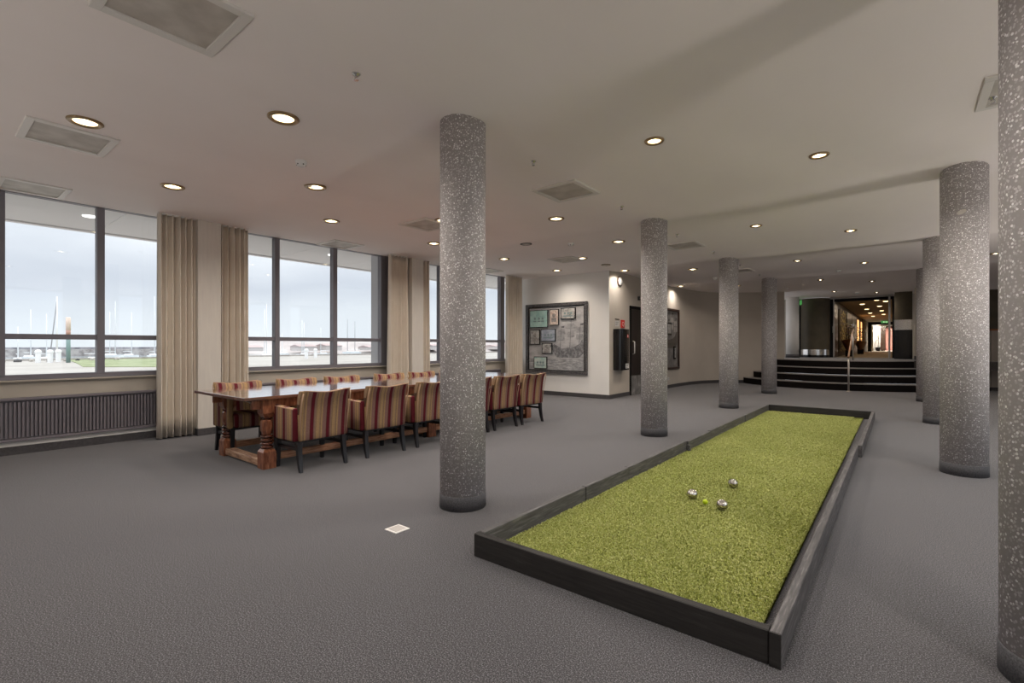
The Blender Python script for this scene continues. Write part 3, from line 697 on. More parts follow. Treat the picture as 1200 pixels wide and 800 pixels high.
# ================================================================ CHAIRS
def make_chair():
    e = empty('dining_chair', (0, 0, 0))
    W_ = .285; ZB = .315
    # backrest: rounded slab, rolled top with ears
    b = MB().box(-W_, W_, -.045, .045, 0, 1, .02, 3)
    bmesh.ops.subdivide_edges(b.bm, edges=[x for x in b.bm.edges if abs(x.verts[0].co.z-x.verts[1].co.z) > .5], cuts=6, use_grid_fill=True)
    bmesh.ops.subdivide_edges(b.bm, edges=[x for x in b.bm.edges if abs(x.verts[0].co.x-x.verts[1].co.x) > .3], cuts=8, use_grid_fill=True)
    def shape(x, y, z):
        h = .815-ZB+.012*math.cos(x/W_*PI*1.0)*-1+.006
        zz = ZB+z*h
        lean = -.06*z**1.5
        roll = -.022*max(0, (z-.82)/.18)**1.5
        wd = 1-.05*(1-z)
        return (x*wd, y*(1-.15*z)+.0+lean+roll, zz)
    b.deform(shape)
    bk = autosmooth(b.build('backrest', M['fab_x'], e), 60)
    for s in (-1, 1):
        MB().tube([(s*(W_*.95+.0), -.045, ZB+.01), (s*(W_*.97), -.07, .55), (s*(W_-.003), -.105, .72), (s*(W_-.012), -.125, .81)], .006, 6).build('piping', M['piping'], bk)
    MB().tube([(x*W_, -.128, .823+.012*(-math.cos(x*PI))) for x in (-.95, -.7, -.4, 0, .4, .7, .95)], .006, 6).build('piping', M['piping'], bk)
    # arms: closed padded sides
    for s in (-1, 1):
        b = MB().box(s*W_-.032, s*W_+.032, -.02, .43, ZB, .655, .018, 3)
        bmesh.ops.subdivide_edges(b.bm, edges=[x for x in b.bm.edges if abs(x.verts[0].co.y-x.verts[1].co.y) > .2], cuts=5, use_grid_fill=True)
        b.deform(lambda x, y, z: (x, y, z+(.02*(y/.43)**2 if z > .5 else 0)))
        ar = autosmooth(b.build('arm', M['fab_y'], e), 60)
        MB().tube([(s*(W_+.028), .0, .645), (s*(W_+.028), .2, .65), (s*(W_+.028), .425, .665)], .005, 6).build('piping', M['piping'], ar)
    b = MB().box(-W_+.034, W_-.034, .03, .455, ZB, .475, .03, 4)
    b.deform(lambda x, y, z: (x, y, z+(.02*math.cos(x/W_*PI/2) if z > .45 else 0)))
    autosmooth(b.build('seat', M['fab_x'], e), 60)
    MB().box(-W_+.01, W_-.01, .0, .42, ZB-.022, ZB+.01).build('seat_frame', M['black_leg'], e)
    for s in (-1, 1):
        def sq(cx, cy, w_, z): return [(cx+a*w_, cy+c_*w_, z) for a, c_ in ((-1, -1), (1, -1), (1, 1), (-1, 1))]
        MB().loft([sq(s*.262, .405, .017, 0), sq(s*.258, .40, .024, ZB)]).build('leg', M['black_leg'], e)
        autosmooth(MB().loft([sq(s*.262, -.055, .016, 0), sq(s*.26, -.03, .02, .1), sq(s*.258, -.012, .023, .22), sq(s*.256, -.01, .024, ZB)]).build('leg', M['black_leg'], e), 50)
        MB().box(s*.26-.011, s*.26+.011, -.0, .39, .215, .25, .003, 1).build('stretcher', M['black_leg'], e)
    return e
chair0 = make_chair()
F = ['nearest on the side facing the court', 'second from the near end on the court side', 'third from the near end on the court side',
     'fourth on the court side, mostly behind the column', 'next to last on the court side, right of the nearest column', 'last on the court side, rightmost of all the chairs']
Bk = ['nearest on the window side, seen under the table end', 'second from the near end on the window side', 'third from the near end on the window side', 'fourth from the near end on the window side', 'fifth from the near end on the window side', 'farthest on the window side']
spots = [(-4.83, 2.78, 90+2), (-4.84, 3.59, 90-1), (-4.84, 4.33, 90), (-4.85, 5.18, 91), (-4.86, 5.87, 89), (-4.84, 6.55, 90-3)]
bspots = [(-6.58, 2.68, -90), (-6.58, 3.46, -89), (-6.58, 4.17, -91), (-6.58, 5.05, -90), (-6.58, 5.75, -90), (-6.58, 6.5, -91)]
first = True
for side, (ss, nm) in enumerate(((spots, F), (bspots, Bk))):
    for (x, y, a), l in zip(ss, nm):
        o = chair0 if first else copy_tree(chair0); first = False
        o.location = (x, y, 0); o.rotation_euler = (0, 0, R(a))
        tag(o, 'striped armchair, '+l, 'chair', 'striped armchairs along the long oak table')

# ================================================================ CEILING FIXTURES
def downlight_proto():
    e = empty('downlight', (0, 0, 0))
    autosmooth(MB().lathe([(.118, .008), (.120, -.006), (.108, -.016), (.088, -.014), (.080, -.004)], 32, cap=False).build('trim_ring', M['brass'], e), 60)
    MB().lathe([(.086, .0), (.086, -.004), (.06, -.001)], 32).build('lens', M['lens'], e)
    autosmooth(MB().lathe([(.001, -.016), (.02, -.015), (.034, -.008), (.036, -.002)], 20).build('bulb', M['bulb'], e), 60)
    return e
lights = []
rowname = {-6.52: 'row nearest the windows', -5.2: 'row above the table', -3.87: 'row left of the left columns', -1.71: 'row above the court left half', -.6: 'row above the court right half', 1.5: 'row right of the right columns', 2.6: 'row at the far right'}
ordw = ['first', 'second', 'third', 'fourth', 'fifth', 'sixth', 'seventh', 'eighth']
grid = {-6.52: [1.92, 3.91, 5.92, 7.9, 9.92], -5.2: [.92, 2.92, 4.9, 8.87, 10.89, 14.76], -3.87: [1.9, 3.88, 5.87, 7.86, 9.85, 11.8, 15.9],
        -1.71: [.2, 4.18, 8.13, 12.0, 15.93, 19.6], -.6: [1.5, 5.49, 9.38, 13.24, 17.14, 20.9], 1.5: [1.5, 5.5, 9.5, 13.54, 15.6], 2.6: [.2, 4.1, 8.1, 12.0]}
LT = empty('x', (0, 0, 0)); bpy.data.objects.remove(LT)
dp = downlight_proto(); first = True
ld = bpy.data.lights.new('downlight_lamp', 'AREA'); ld.shape = 'DISK'; ld.size = .16; ld.energy = LAMP_W; ld.color = (1, .91, .82); ld.spread = R(150)
ld3 = ld.copy(); ld3.energy = LAMP_W*.12; ld3.color = (1, .52, .22)
ld2 = ld.copy(); ld2.energy = LAMP_W*.55; ld2.color = (1, .78, .56); ld2.spread = R(115)
for x, ys in grid.items():
    for i, y in enumerate(ys):
        o = dp if first else copy_tree(dp); first = False
        o.location = (x, y, ceil_z(x, y)); 
        if x > -2: o.scale = (.72, .72, 1)
        tag(o, 'lit round downlight, %s from the camera in the %s' % (ordw[i], rowname[x]), 'downlight', 'recessed ceiling downlights')
        lo = bpy.data.objects.new('lamp', ld3 if (x == -5.2 and y > 10) or (x == -3.87 and y > 15) else (ld if y < 9.5 else ld2)); C.objects.link(lo); lo.parent = o; lo.location = (0, 0, -.03)
# corridor lamps
lc = bpy.data.lights.new('corridor_lamp', 'AREA'); lc.shape = 'DISK'; lc.size = .3; lc.energy = 5; lc.color = (1, .82, .62)
for o in [x for x in C.objects if x.name.startswith('downlight') and x.location.y > 22.5]:
    lo = bpy.data.objects.new('lamp', lc); C.objects.link(lo); lo.parent = o; lo.location = (0, 0, -.06)
ll = bpy.data.lights.new('lobby_lamp', 'AREA'); ll.shape = 'DISK'; ll.size = .8; ll.energy = 160; ll.color = (1, .9, .78)
for i, p in enumerate(((-1.2, 47.9, 3.05), (0, 52, 3.05))):
    e = empty('lobby_light', p); tag(e, 'round ceiling light in the lobby, %s the far glass door' % ['just behind', 'well behind'][i], 'ceiling light')
    MB().lathe([(.3, 0), (.3, .04)], 24).build('diffuser', mat('lobby_diffuser', (1, 1, 1), .5, emit=(1, .9, .75), estr=3), e)
    lo = bpy.data.objects.new('lamp', ll); C.objects.link(lo); lo.parent = e; lo.location = (0, 0, -.02)
# added low uplighters, all out of view, put in to brighten the ceiling
lu = bpy.data.lights.new('added_ceiling_fill', 'AREA'); lu.shape = 'DISK'; lu.size = .3; lu.energy = FILL_W; lu.color = (1, .93, .86)
for i, (x, y, l) in enumerate([(2.7, 2.0, 'nearest of the three on the right side'), (2.7, 6.3, 'middle of the three on the right side'), (2.7, 10.4, 'farthest of the three on the right side'), (-1.8, -2.2, 'behind the camera, right'), (-5.6, -2.2, 'behind the camera, left')]):
    e = empty('added_uplighter', (x, y, 0)); tag(e, 'added unseen drum uplighter brightening the ceiling, '+l, 'lamp')
    MB().lathe([(.2, 0), (.2, .26), (.18, .26), (.17, .2)], 28).build('drum', M['brushed'], e)
    MB().lathe([(.165, .205), (.165, .215)], 24).build('diffuser', M['lens'], e)
    lo = bpy.data.objects.new('lamp', lu); C.objects.link(lo); lo.parent = e; lo.location = (0, 0, .27); lo.rotation_euler = (PI, 0, 0)
# vents
def vent_proto(w_=.3):
    e = empty('ceiling_vent', (0, 0, 0)); z0 = -.006
    for n, a in (('a', (-w_, w_, -w_, -w_+.055)), ('b', (-w_, w_, w_-.055, w_)), ('c', (-w_, -w_+.055, -w_+.055, w_-.055)), ('d', (w_-.055, w_, -w_+.055, w_-.055))):
        MB().box(*a, -.016, .01, .003, 1).build('frame_bar', M['vent_frame'], e)
    MB().box(-w_+.055, w_-.055, -w_+.055, w_-.055, -.004, .01).build('mesh_panel', M['vent_mesh'], e)
    return e
vp = vent_proto(); first = True
for x, y, l in [(-3.09, .91, 'large square ceiling vent at the top left, nearest the camera'), (-5.72, .9, 'square ceiling vent beside the leftmost downlight'), (-7.88, .93, 'square ceiling vent above the window nearest the camera'),
                (-3.09, 4.9, 'square ceiling vent right of the tallest left column'), (-5.58, 4.93, 'square ceiling vent just left of the tallest left column top'), (-7.9, 4.92, 'square ceiling vent above the second window'),
                (.76, 4.9, 'square ceiling vent half hidden by the huge right column'), (-5.53, 8.8, 'square ceiling vent before the white end wall'), (-3.07, 8.9, 'square ceiling vent right of the second left column'),
                (-7.9, 8.9, 'square ceiling vent above the third window'), (-3.07, 12.75, 'square ceiling vent right of the third left column')]:
    o = vp if first else copy_tree(vp); first = False
    o.location = (x, y, ceil_z(x, y)); tag(o, l, 'vent', 'square ceiling vents')
# smoke detectors
def smoke():
    e = empty('smoke_detector', (0, 0, 0))
    autosmooth(MB().lathe([(.055, 0), (.055, -.015), (.048, -.03), (.036, -.05), (.03, -.052)], 24).build('housing', M['white_paint'], e), 40)
    for k in range(5): 
        a = 2*PI*k/5; MB().box(.04*math.cos(a)-.006, .04*math.cos(a)+.006, .04*math.sin(a)-.006, .04*math.sin(a)+.006, -.043, -.032).build('slot', M['plastic_dark'], e)
    return e
sp_ = smoke(); first = True
for x, y, l in [(-4.63, 2.45, 'white smoke detector between the two near downlights over the table'), (-4.58, 7.43, 'white smoke detector before the white end wall'), (-1.14, 14.12, 'white smoke detector on the ceiling before the steps'), (-1.13, 20.6, 'white smoke detector just before the corridor doorway'), (-3.9, 13.72, 'white smoke detector near the curved wall')]:
    o = sp_ if first else copy_tree(sp_); first = False
    o.location = (x, y, ceil_z(x, y)); tag(o, l, 'smoke detector', 'smoke detectors on the ceiling')
# sprinklers
def sprinkler():
    e = empty('sprinkler', (0, 0, 0))
    MB().lathe([(.028, 0), (.026, -.006), (.012, -.008), (.012, -.022)], 16).build('rose', M['chrome'], e)
    for s in (-1, 1): MB().tube([(s*.011, 0, -.02), (s*.013, 0, -.03), (0, 0, -.042)], .003, 6).build('yoke', M['chrome'], e)
    MB().lathe([(.016, -.044), (.016, -.042)], 12).build('deflector', M['chrome'], e)
    return e
sk = sprinkler(); first = True
for x, y, l in [(-2.86, 1.9, 'tiny chrome sprinkler head nearest the camera, upper left of the tallest left column'), (-2.84, 3.9, 'tiny chrome sprinkler head just right of the tallest left column top'), (-2.85, 5.88, 'tiny chrome sprinkler head between the first and second left columns'),
                (-2.85, 7.92, 'tiny chrome sprinkler head just right of the second left column top'), (-2.84, 9.88, 'tiny chrome sprinkler head left of the third left column top'), (-2.82, 11.82, 'tiny chrome sprinkler head just right of the third left column top'), (-2.82, 13.78, 'tiny chrome sprinkler head before the smallest left column'),
                (-2.76, 17.5, 'tiny chrome sprinkler head beyond the smallest left column'), (.54, 5.0, 'tiny dark sprinkler head before the thick chipped column')]:
    o = sk if first else copy_tree(sk); first = False
    o.location = (x, y, ceil_z(x, y)); tag(o, l, 'sprinkler', 'sprinkler heads on the ceiling')
# ceiling speakers
for i, (x, y, l) in enumerate([(-5.19, 6.9, 'dark round ceiling speaker between two downlights, left'), (-5.2, 9.93, 'dim round ceiling speaker close to the white wall corner')]):
    e = empty('ceiling_speaker', (x, y, ceil_z(x, y))); tag(e, l, 'speaker')
    MB().lathe([(.105, 0), (.105, -.01), (.085, -.012), (.085, 0)], 28).build('rim', M['plastic_dark'] if i == 0 else M['brass'], e)
    MB().lathe([(.085, 0), (.085, -.006)], 28).build('grille', mat('speaker_grille', (.10, .095, .09), .6), e)
    for k in range(-3, 4): MB().box(-.07, .07, k*.02-.003, k*.02+.003, -.009, -.005).build('slat', M['vent_frame'], e)

# ================================================================ PICTURES
def print_mat(name, lo, mid, hi, scale=4, cs=(1, 1, 1)):
    return nmat(name, [(.3, lo), (.5, mid), (.7, hi)], scale, cs, rough=.45, detail=8, nrough=.7)
def ship(parent, m_list, ox, oz, s, y=-.004, prefix='ship'):
    """flat printed sailing ship: hull, masts, yards, sails, flags, as thin ink layers"""
    hull, sail, ink = m_list
    def poly(n, pts, m, dy=0):
        b = MB(); a = [b.bm.verts.new((ox+px*s, y-dy, oz+pz*s)) for px, pz in pts]; c_ = [b.bm.verts.new((ox+px*s, y-dy-.0012, oz+pz*s)) for px, pz in pts]
        k = len(pts)
        for i in range(k): b.bm.faces.new((a[i], a[(i+1) % k], c_[(i+1) % k], c_[i]))
        b.bm.faces.new(a); b.bm.faces.new(c_[::-1]); return b.build(n, m, parent)
    poly(prefix+'_hull', [(-.9, .22), (-.82, .0), (-.6, -.28), (.55, -.3), (.85, -.05), (.95, .5), (.8, .62), (.62, .35), (.3, .2), (-.3, .12), (-.75, .34)], hull)
    for (x, h_) in ((-.42, 1.15), (.1, 1.5), (.58, 1.25)):
        poly(prefix+'_mast', [(x-.012, .1), (x+.012, .1), (x+.09, h_), (x+.075, h_)], ink, .002)
        for q in (.45, .72):
            zz = .1+(h_-.1)*q; xx = x+.085*q
            poly(prefix+'_sail', [(xx-.17, zz+.16), (xx+.17, zz+.18), (xx+.22, zz-.06), (xx+.05, zz-.10), (xx-.2, zz-.08)], sail, .001)
        poly(prefix+'_flag', [(x+.08, h_), (x+.24, h_+.03), (x+.22, h_-.07), (x+.08, h_-.06)], ink, .002)
    for k in range(6):
        poly(prefix+'_gunport', [(-.5+.2*k, -.05), (-.42+.2*k, -.05), (-.42+.2*k, -.12), (-.5+.2*k, -.12)], ink, .002)
big = empty('ship_picture', (-7.0, 10.6, 1.475)); tag(big, 'large dark ornate frame with a grey sailing ship print and seven small pictures', 'picture')
HWD, HH = .955, .925; fw = .085
M['pewter'] = nmat('dark_pewter_moulding', [(.35, (.045, .043, .046)), (.65, (.14, .135, .14))], 45, rough=.4, metal=.3, bstr=.6, bdist=.006)
def pframe(parent, hx, hz, fw, d, m, name='frame_bar', y=0):
    for a in ((-hx, hx, hz-fw, hz), (-hx, hx, -hz, -hz+fw), (-hx, -hx+fw, -hz+fw, hz-fw), (hx-fw, hx, -hz+fw, hz-fw)):
        MB().box(a[0], a[1], y-d, y-.0, a[2], a[3], min(fw, d)*.25, 2).build(name, m, parent)
pframe(big, HWD, HH, fw, .055, M['pewter'])
pframe(big, HWD-fw*.9, HH-fw*.9, .03, .032, M['black'], 'inner_lip')
b = MB()
for side in range(4):
    L_ = (HWD if side < 2 else HH)*2-.06; n = int(L_/.032)
    for k in range(n):
        t = -L_/2+(k+.5)*L_/n; q = (HWD-.014, HH-.014)
        px, pz = (t, q[1] if side == 0 else -q[1]) if side < 2 else (q[0] if side == 2 else -q[0], t)
        r = bmesh.ops.create_icosphere(b.bm, subdivisions=1, radius=.013)
        for v in r['verts']: v.co += Vector((px, -.054, pz))
tag(b.build('beading', mat('pewter_bead', (.2, .195, .2), .35, .4), big), kind='stuff')
MB().box(-HWD+.08, HWD-.08, -.012, -.002, -HH+.08, HH-.08).build('print', print_mat('grey_sea_print', (.26, .255, .265), (.46, .455, .465), (.60, .595, .60), 2.6, (1, 1, 2.2)), big)
MB().box(-HWD+.11, HWD-.11, -.0135, -.012, -HH+.11, -HH+.40).build('printed_waves', print_mat('grey_wave_print', (.14, .14, .15), (.34, .34, .35), (.66, .66, .67), 6, (1, 1, 4)), big)
ship(big, (print_mat('ink_hull', (.05, .05, .055), (.20, .20, .21), (.42, .42, .43), 12), print_mat('ink_sail', (.18, .18, .19), (.34, .34, .35), (.46, .46, .47), 9), mat('ink_line', (.13, .13, .14), .5)), .38, -.33, .56, y=-.014)
SM = [(-7.81, -7.22, 1.77, 2.24, 'teal', 'small picture of a teal sea chart'), (-7.17, -6.88, 1.82, 2.24, 'pink', 'small pinkish portrait'), (-6.82, -6.38, 1.97, 2.26, 'grey', 'small grey picture of ships'),
      (-7.80, -7.48, 1.32, 1.72, 'grey', 'small grey portrait'), (-7.44, -6.98, 1.40, 1.73, 'blue', 'small blue grey seascape'), (-7.41, -7.09, 1.08, 1.36, 'grey', 'small grey portrait below the seascape'), (-7.67, -7.25, .68, 1.00, 'teal2', 'small pale teal picture of ships')]
PM = {'teal': print_mat('teal_chart', (.24, .44, .43), (.38, .58, .55), (.55, .70, .66), 9), 'pink': print_mat('pink_print', (.30, .16, .12), (.64, .53, .47), (.74, .66, .60), 16), 'grey': print_mat('grey_print', (.06, .06, .06), (.42, .41, .40), (.62, .61, .60), 11),
      'blue': print_mat('blue_print', (.17, .20, .26), (.33, .37, .45), (.50, .53, .60), 5, (1, 1, 2.5)), 'teal2': print_mat('pale_teal_print', (.30, .50, .48), (.55, .64, .60), (.70, .72, .66), 6, (1, 1, 2))}
inkd = print_mat('print_ink', (.12, .12, .13), (.28, .26, .25), (.5, .47, .45), 30)
for x0, x1, z0, z1, k, l in SM:
    pc = MB().box(x0+7.0, x1+7.0, -.05, -.014, z0-1.475, z1-1.475, .003, 1).build('small_picture', M['black'], big); pc['label'] = l
    pw = .018; MB().box(x0+7.0+pw, x1+7.0-pw, -.052, -.0495, z0-1.475+pw, z1-1.475-pw).build('print', PM[k], pc)
    cx, cz = (x0+x1)/2+7.0, (z0+z1)/2-1.475; hw_ = (x1-x0)/2
    b = MB()
    if 'portrait' in l:
        b.lathe([(.001, -.0545), (.05, -.054), (.052, -.052)], 16, (cx, 0, cz+.05), axis='y'); b.box(cx-.075, cx+.075, -.0545, -.052, cz-.12, cz-.01, .001, 1)
        b.build('printed_figure', inkd, pc)
    else:
        for q in (-.4, .05, .45):
            qx = cx+q*hw_; b.box(qx-.05, qx+.05, -.0535, -.052, cz-.08, cz-.05); b.box(qx-.003, qx+.003, -.0535, -.052, cz-.05, cz+.06); b.box(qx-.03, qx+.03, -.0535, -.052, cz-.02, cz+.03)
        b.build('printed_ships', mat('soft_ink', (.20, .27, .28), .5), pc)
# second picture on the curved wall (faces +x)
p2 = empty('tall_picture', (-5.47, 14.38, 1.49), R(90)); tag(p2, 'brown framed grey ship collage on the beige wall, half hidden by the second column', 'picture')
M['brown_frame'] = mat('dark_brown_frame', (.035, .015, .010), .4)
pframe(p2, .93, .93, .075, .05, M['brown_frame'])
MB().box(-.87, .87, -.012, -.002, -.87, .87).build('print', print_mat('grey_collage_print', (.07, .07, .07), (.20, .19, .185), (.38, .37, .35), 2.5), p2)
ship(p2, (mat('collage_hull', (.10, .085, .07), .5), print_mat('collage_sail', (.28, .27, .26), (.38, .36, .34), (.46, .44, .42), 7), mat('collage_ink', (.05, .045, .04), .5)), .25, -.1, .6, y=-.014)
for x0, x1, z0, z1 in ((.46, .62, -.62, -.22), (-.1, .22, .12, .5), (-.6, -.2, -.3, .1)):
    pc = MB().box(x0, x1, -.045, -.014, z0, z1, .003, 1).build('small_picture', M['black'], p2)
    MB().box(x0+.03, x1-.03, -.047, -.0445, z0+.05, z1-.05).build('print', PM['grey'], pc)

# ================================================================ DOOR, CABINET AND SIGNS on the beige wall
e = empty('door_1', (-5.47, 11.74, 0)); struct(e, 'dark brown door with a white pull handle beside the black cabinet', 'door')
MB().box(-.01, .03, 0, .06, 0, 2.31, .003, 1).build('jamb', M['matt_black'], e); MB().box(-.01, .03, 1.1, 1.16, 0, 2.31, .003, 1).build('jamb', M['matt_black'], e); MB().box(-.01, .03, 0, 1.16, 2.25, 2.33, .003, 1).build('head', M['matt_black'], e)
MB().box(-.01, .018, .06, 1.1, .5, 2.25, .003, 1).build('leaf', mat('near_black_brown_door', (.018, .012, .010), .4), e)
MB().box(-.01, .022, .06, 1.1, 0, .5, .003, 1).build('kick_panel', nmat('grey_marbled_panel', [(.3, (.10, .10, .10)), (.6, (.24, .235, .23)), (.75, (.42, .41, .40))], 6, rough=.5, detail=8), e)
MB().tube([(.02, .16, 1.07), (.07, .16, 1.09), (.07, .16, 1.39), (.02, .16, 1.41)], .014, 10).build('handle', M['white_paint'], e)
e = empty('hose_cabinet', (-5.47, 10.83, .69)); tag(e, 'glossy black fire hose cabinet with rounded front hung beside the corner', 'cabinet')
pf = [(0, 0), (.11, 0), (.15, .01), (.18, .035), (.195, .075), (.195, .47), (.18, .5), (0, .5)]
autosmooth(MB().prism(pf, 0, 1.01).build('body', M['black'], e), 60)
MB().box(.195, .1965, .36, .44, .80, .88, 0).build('red_flame_sticker', M['red'], e)
MB().box(.1965, .1972, .385, .415, .815, .865, 0).build('white_symbol', M['white_paint'], e)
lbm = MB().box(.195, .1965, .27, .46, .04, .16).build('label_sticker', M['white_paint'], e)
for k in range(3): MB().box(.1966, .1972, .285, .285+.16-.03*k, .13-.035*k, .142-.035*k).build('printed_line', M['plastic_dark'], lbm)
e = empty('wall_sign', (-5.47, 11.03, 1.86)); tag(e, 'small white notice with a black bar above the black cabinet', 'sign')
MB().box(0, .004, -.11, .11, -.09, .045).build('notice', mat('pale_notice', (.62, .60, .58), .5), e); MB().box(0, .006, -.11, .11, .075, .10).build('black_bar', M['plastic_dark'], e)
for k in range(3): MB().box(.004, .005, -.08, .08-.03*k, .01-.035*k, .022-.035*k).build('printed_line', mat('grey_ink', (.2, .2, .2), .5), e)
e = empty('fire_sign', (-5.47, 11.33, 1.84)); tag(e, 'small red fire sign with a white hose symbol beside the notice', 'sign')
MB().box(0, .02, -.1, .1, -.1, .1, .003, 1).build('plate', M['red'], e)
rb = MB().lathe([(.055, .02), (.055, .0215), (.04, .0215), (.04, .02)], 20, axis='x', cap=False); rb.build('hose_symbol', M['white_paint'], e); MB().box(.02, .0215, .02, .035, -.08, -.03).build('hose_symbol', M['white_paint'], e)
e = empty('wall_speaker', (-5.47, 11.15, 2.9)); tag(e, 'round white wall speaker with a dark rim high beside the corner', 'speaker')
MB().lathe([(.125, 0), (.125, .03), (.105, .035)], 28, axis='x').build('rim', mat('brown_rim', (.14, .10, .08), .5), e); MB().lathe([(.105, .033), (.10, .042), (.001, .046)], 28, axis='x').build('cover', M['white_paint'], e)
e = empty('wall_sensor', (-5.47, 12.28, 2.56)); tag(e, 'small dark sensor box above the brown door', 'sensor')
MB().box(0, .05, -.04, .04, -.05, .05, .008).build('body', M['plastic_dark'], e); MB().lathe([(.015, .05), (.015, .055)], 12, axis='x').build('lens', M['chrome'], e)
e = empty('wall_socket', (-5.47, 14.45, .29)); tag(e, 'round white wall socket low beside the second column', 'socket')
MB().lathe([(.05, 0), (.05, .012), (.044, .018)], 24, axis='x').build('plate', M['white_paint'], e); MB().lathe([(.022, .0185), (.022, .0195)], 16, axis='x').build('inlet', mat('socket_grey', (.4, .4, .4), .5), e)

# ================================================================ OUTSIDE
ORD = ['first', 'second', 'third', 'fourth', 'fifth', 'sixth', 'seventh', 'eighth', 'ninth', 'tenth', 'eleventh', 'twelfth']
ZG = -.3
sf = empty('ceiling_soffit', (-9.4, 3, 3.2)); struct(sf, 'white roof overhang outside above the windows', 'soffit')
M['soffit'] = mat('white_soffit_panel', (.76, .74, .74), .6)
for k in range(12): MB().box(-1.08, 1.0, -7.0+1.5*k+.008, -5.5+1.5*k-.008, 0, .06).build('panel', M['soffit'], sf)
MB().box(-1.2, -1.08, -7, 11, -.02, .25).build('fascia', M['soffit'], sf)
for k in range(9):
    MB().lathe([(.09, 0), (.09, -.01)], 16, (.1, -5.2+1.95*k, 0)).build('soffit_light', M['cool_lens'], sf)
M['paving'] = nmat('pale_paving', [(.3, (.36, .325, .30)), (.7, (.47, .435, .40))], .25, (1, 1, 1), rough=.9, detail=8)
struct(box('ground_paving', M['paving'], -70, -8.44, -80, 160, ZG-.3, ZG), 'pale sandy paving outside the windows', 'ground')
struct(box('ground_paving', M['paving'], 5.1, 60, -80, 160, ZG-.3, ZG), 'pale paving on the other side of the building', 'ground')
struct(box('ground_paving', M['paving'], -8.44, 5.1, -80, -4.26, ZG-.3, ZG), 'pale paving behind the camera side of the building', 'ground')
sea = box('sea_water', mat('calm_grey_sea', (.30, .34, .36), .12), -900, -70, -600, 900, ZG-1.5, ZG-.9); struct(sea, 'calm grey harbour water beyond the quay', 'water')
tag(MB().prism([(-42, 12), (-47, 8.2), (-56, 9.4), (-70, 11), (-70, 24), (-67.5, 24), (-50, 16)], ZG, ZG+.04).build('grass_patch', nmat('short_grass', [(.3, (.17, .21, .09)), (.7, (.36, .38, .22))], 1.2, rough=.9)), 'pale green grass strip outside the near window', 'grass', kind='stuff')
struct(box('quay_edge', nmat('quay_stone', [(.3, (.28, .25, .23)), (.7, (.48, .44, .41))], 1.5, rough=.9), -71, -70, -60, 160, ZG-1.2, ZG+.2), 'stone quay edge at the harbour', 'quay')
dy = MB(); dy.prism([(-150, -90), (-144, -90), (-150, 42), (-156, 42)], ZG-1.2, .38); dyo = dy.build('breakwater', nmat('pinkish_breakwater_stone', [(.35, (.26, .23, .23)), (.6, (.50, .46, .45))], .9, rough=.9, detail=8)); struct(dyo, 'long stone breakwater with a dark top across the harbour', 'breakwater')
MB().prism([(-151, -90), (-149, -90), (-155, 42), (-157, 42)], .38, .85).build('dark_crest', nmat('dark_crest_stone', [(.35, (.14, .14, .17)), (.6, (.36, .35, .38))], .7, rough=.9, detail=8), dyo)
hl = MB()
secs = []
for k in range(24):
    y = 50+k*14; h_ = 2.4+1.6*math.sin(k*1.3)*.4+1.2*min(1, k/5); x = -170+k*3.4
    secs.append([(x-20, y, ZG-1), (x-12, y, h_), (x+10, y, h_-.6), (x+22, y, ZG-1)])
struct(hl.loft(secs).build('far_shore', nmat('hazy_pink_shore', [(.3, (.42, .36, .35)), (.6, (.56, .50, .48)), (.8, (.66, .62, .60))], .12, rough=.95, detail=9)), 'low hazy shore behind the second window', 'shore')  # haze over the shore is put into its colour
for k in range(9):
    y = 60+k*12+3*math.sin(k*2); x = -142+k*2.2
    e = empty('harbour_shed', (x, y, ZG)); tag(e, 'low reddish shed on the far shore, %s from the left' % ORD[k], 'building', 'sheds on the far shore')
    MB().box(-3, 3, -2.6, 2.6, 0, 1.0+.25*(k % 3)).build('wall', mat('shed_wall', (.60, .53, .51), .9), e)
    hh = 1.0+.25*(k % 3); MB().loft([[(-3.2, y_, hh), (3.2, y_, hh), (0, y_, hh+.6)] for y_ in (-2.8, 2.8)]).build('roof', mat('shed_roof', (.48, .37, .36), .9), e)  # wall and roof are paled, distance haze put into their colour
masts = [(-78.3, 8.0, 3.4), (-94.4, 10.8, 6.3), (-80.8, 10.5, 5.1), (-75.9, 14.5, 8.0), (-100.8, 20.6, 6.8), (-103.5, 21.9, 8.8), (-98.0, 22.9, 6.7), (-96.1, 25.6, 9.4), (-80.8, 36.6, 7.2), (-73.5, 33.7, 7.5), (-83.1, 44.4, 5.8), (-75.6, 40.8, 5.0), (-88.9, 51.4, 4.8), (-107.5, 69.2, 7.8), (-101.5, 67.3, 7.1), (-95.0, 46.6, 3.7)]
M['mast'] = mat('white_mast', (.85, .85, .86), .4); M['dmast'] = mat('grey_mast', (.28, .28, .30), .5)
def U(p): return 600+568*(p[0]*.7815+p[1]*.6239)/(-p[0]*.6239+p[1]*.7815)
def where(pts, p):
    near = U(p) < 190; same = sorted(U(q) for q in pts if (U(q) < 190) == near)
    return '%s from the left in the %s window' % (ORD[same.index(U(p))], 'near' if near else 'second')
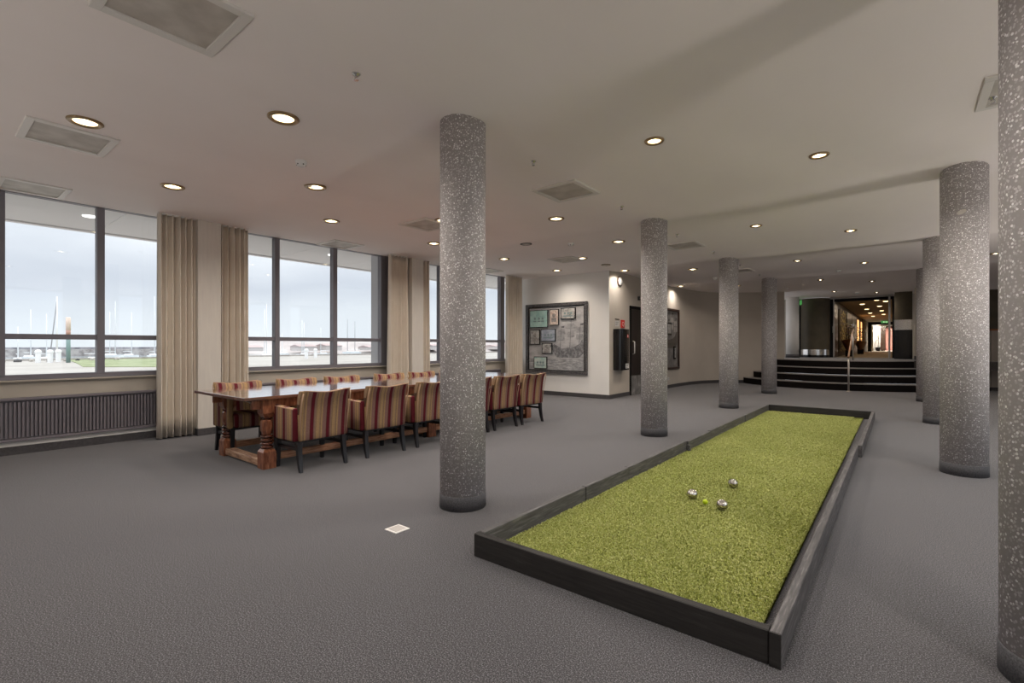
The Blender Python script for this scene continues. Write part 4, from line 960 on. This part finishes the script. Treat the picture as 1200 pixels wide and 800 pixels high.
def boat(x, y, h_, k):
    e = empty('sailboat', (x, y, ZG-.9), R(20*k)); 
    tag(e, 'moored white sailboat with bare mast, '+where(masts, masts[k]), 'sailboat', 'moored sailboats in the harbour')
    secs = []
    for t, w_, zb in ((-1.4, .35, .45), (-.6, .5, .3), (.5, .45, .3), (1.2, .2, .4), (1.6, .03, .6)):
        secs.append([(t, -w_, .9), (t, -w_*.7, zb), (t, w_*.7, zb), (t, w_, .9)])
    autosmooth(MB().loft(secs).build('hull', M['mast'], e), 60)
    MB().box(-.8, .4, -.28, .28, .88, 1.1, .05).build('cabin', M['mast'], e)
    dark = k in (13, 14)
    MB().tube([(.3, 0, .8), (.3, 0, h_+1.2)], .07, 6, .04).build('mast', M['dmast'] if dark else M['mast'], e)
    MB().tube([(.3, 0, 1.5), (-1.2, 0, 1.5)], .04, 6).build('boom', M['mast'], e)
for k, (x, y, h_) in enumerate(masts): boat(x, y, h_, k)
# leaning dark masts in the near window
for i, (x, y, dx_, h_, l) in enumerate([(-64.5, 9.3, 3.0, 6.0, 'white flagpole with a leaning dark stay left of the beacon post'), (-67, 21.4, 1.4, 5.5, 'white flagpole with a dark stay at the right end of the near window')]):
    e = empty('flagpole', (x, y, ZG)); tag(e, l, 'pole')
    MB().tube([(0, 0, 0), (0, 0, h_+.4)], .09, 8, .05).build('pole', M['mast'], e)
    s = -1 if i == 0 else 1
    MB().tube([(0, s*.55, 0), (0, 0, h_)], .045, 6).build('stay', M['dmast'], e)
e = empty('beacon_post', (-59.9, 9.41, ZG)); tag(e, 'green round beacon post with an orange top paled as by haze outside the near window', 'post')
MB().lathe([(.16, 0), (.16, 2.6)], 16).build('shaft', mat('hazed_green_paint', (.20, .30, .29), .5), e); MB().lathe([(.17, 2.6), (.17, 3.0)], 16).build('red_band', mat('hazed_red_band', (.52, .30, .24), .5), e)
MB().lathe([(.18, 3.0), (.18, 4.15), (.13, 4.2)], 16).build('orange_top', mat('hazed_orange_paint', (.80, .64, .56), .5), e)  # beacon paints are paled: haze is put into the colours
bol = [(-61.5, 7.6), (-60.7, 8.3), (-63.1, 9.2), (-56, 30.3), (-58.9, 33.1), (-66.5, 18.2)]
for i, (x, y) in enumerate(bol):
    e = empty('bollard', (x, y, ZG)); tag(e, 'white domed quay bollard, '+where(bol, (x, y)), 'bollard', 'white bollards at the quay')
    autosmooth(MB().lathe([(.2, 0), (.2, .9), (.25, .95), (.23, 1.1), (.1, 1.2), (.01, 1.22)], 16).build('body', M['mast'], e), 40)
rnd = random.Random(5)
for k in range(10):
    x = -66+rnd.uniform(-1, 1); y = 4.5+k*1.1
    r = .16+rnd.random()*.2
    b = MB(); bmesh.ops.create_icosphere(b.bm, subdivisions=1, radius=r); b.deform(lambda a, c_, z: (a*1.3, c_, max(z*.7, -.1)))
    o = b.build('boulder', M['paving'] if k % 2 else M['skirting']); o.location = (x, y, ZG+.1)
    tag(o, '%s stone by the quay in the near window, %s from the left' % ('pale' if k % 2 else 'dark', ORD[k]), 'stone', 'stones along the quay edge')
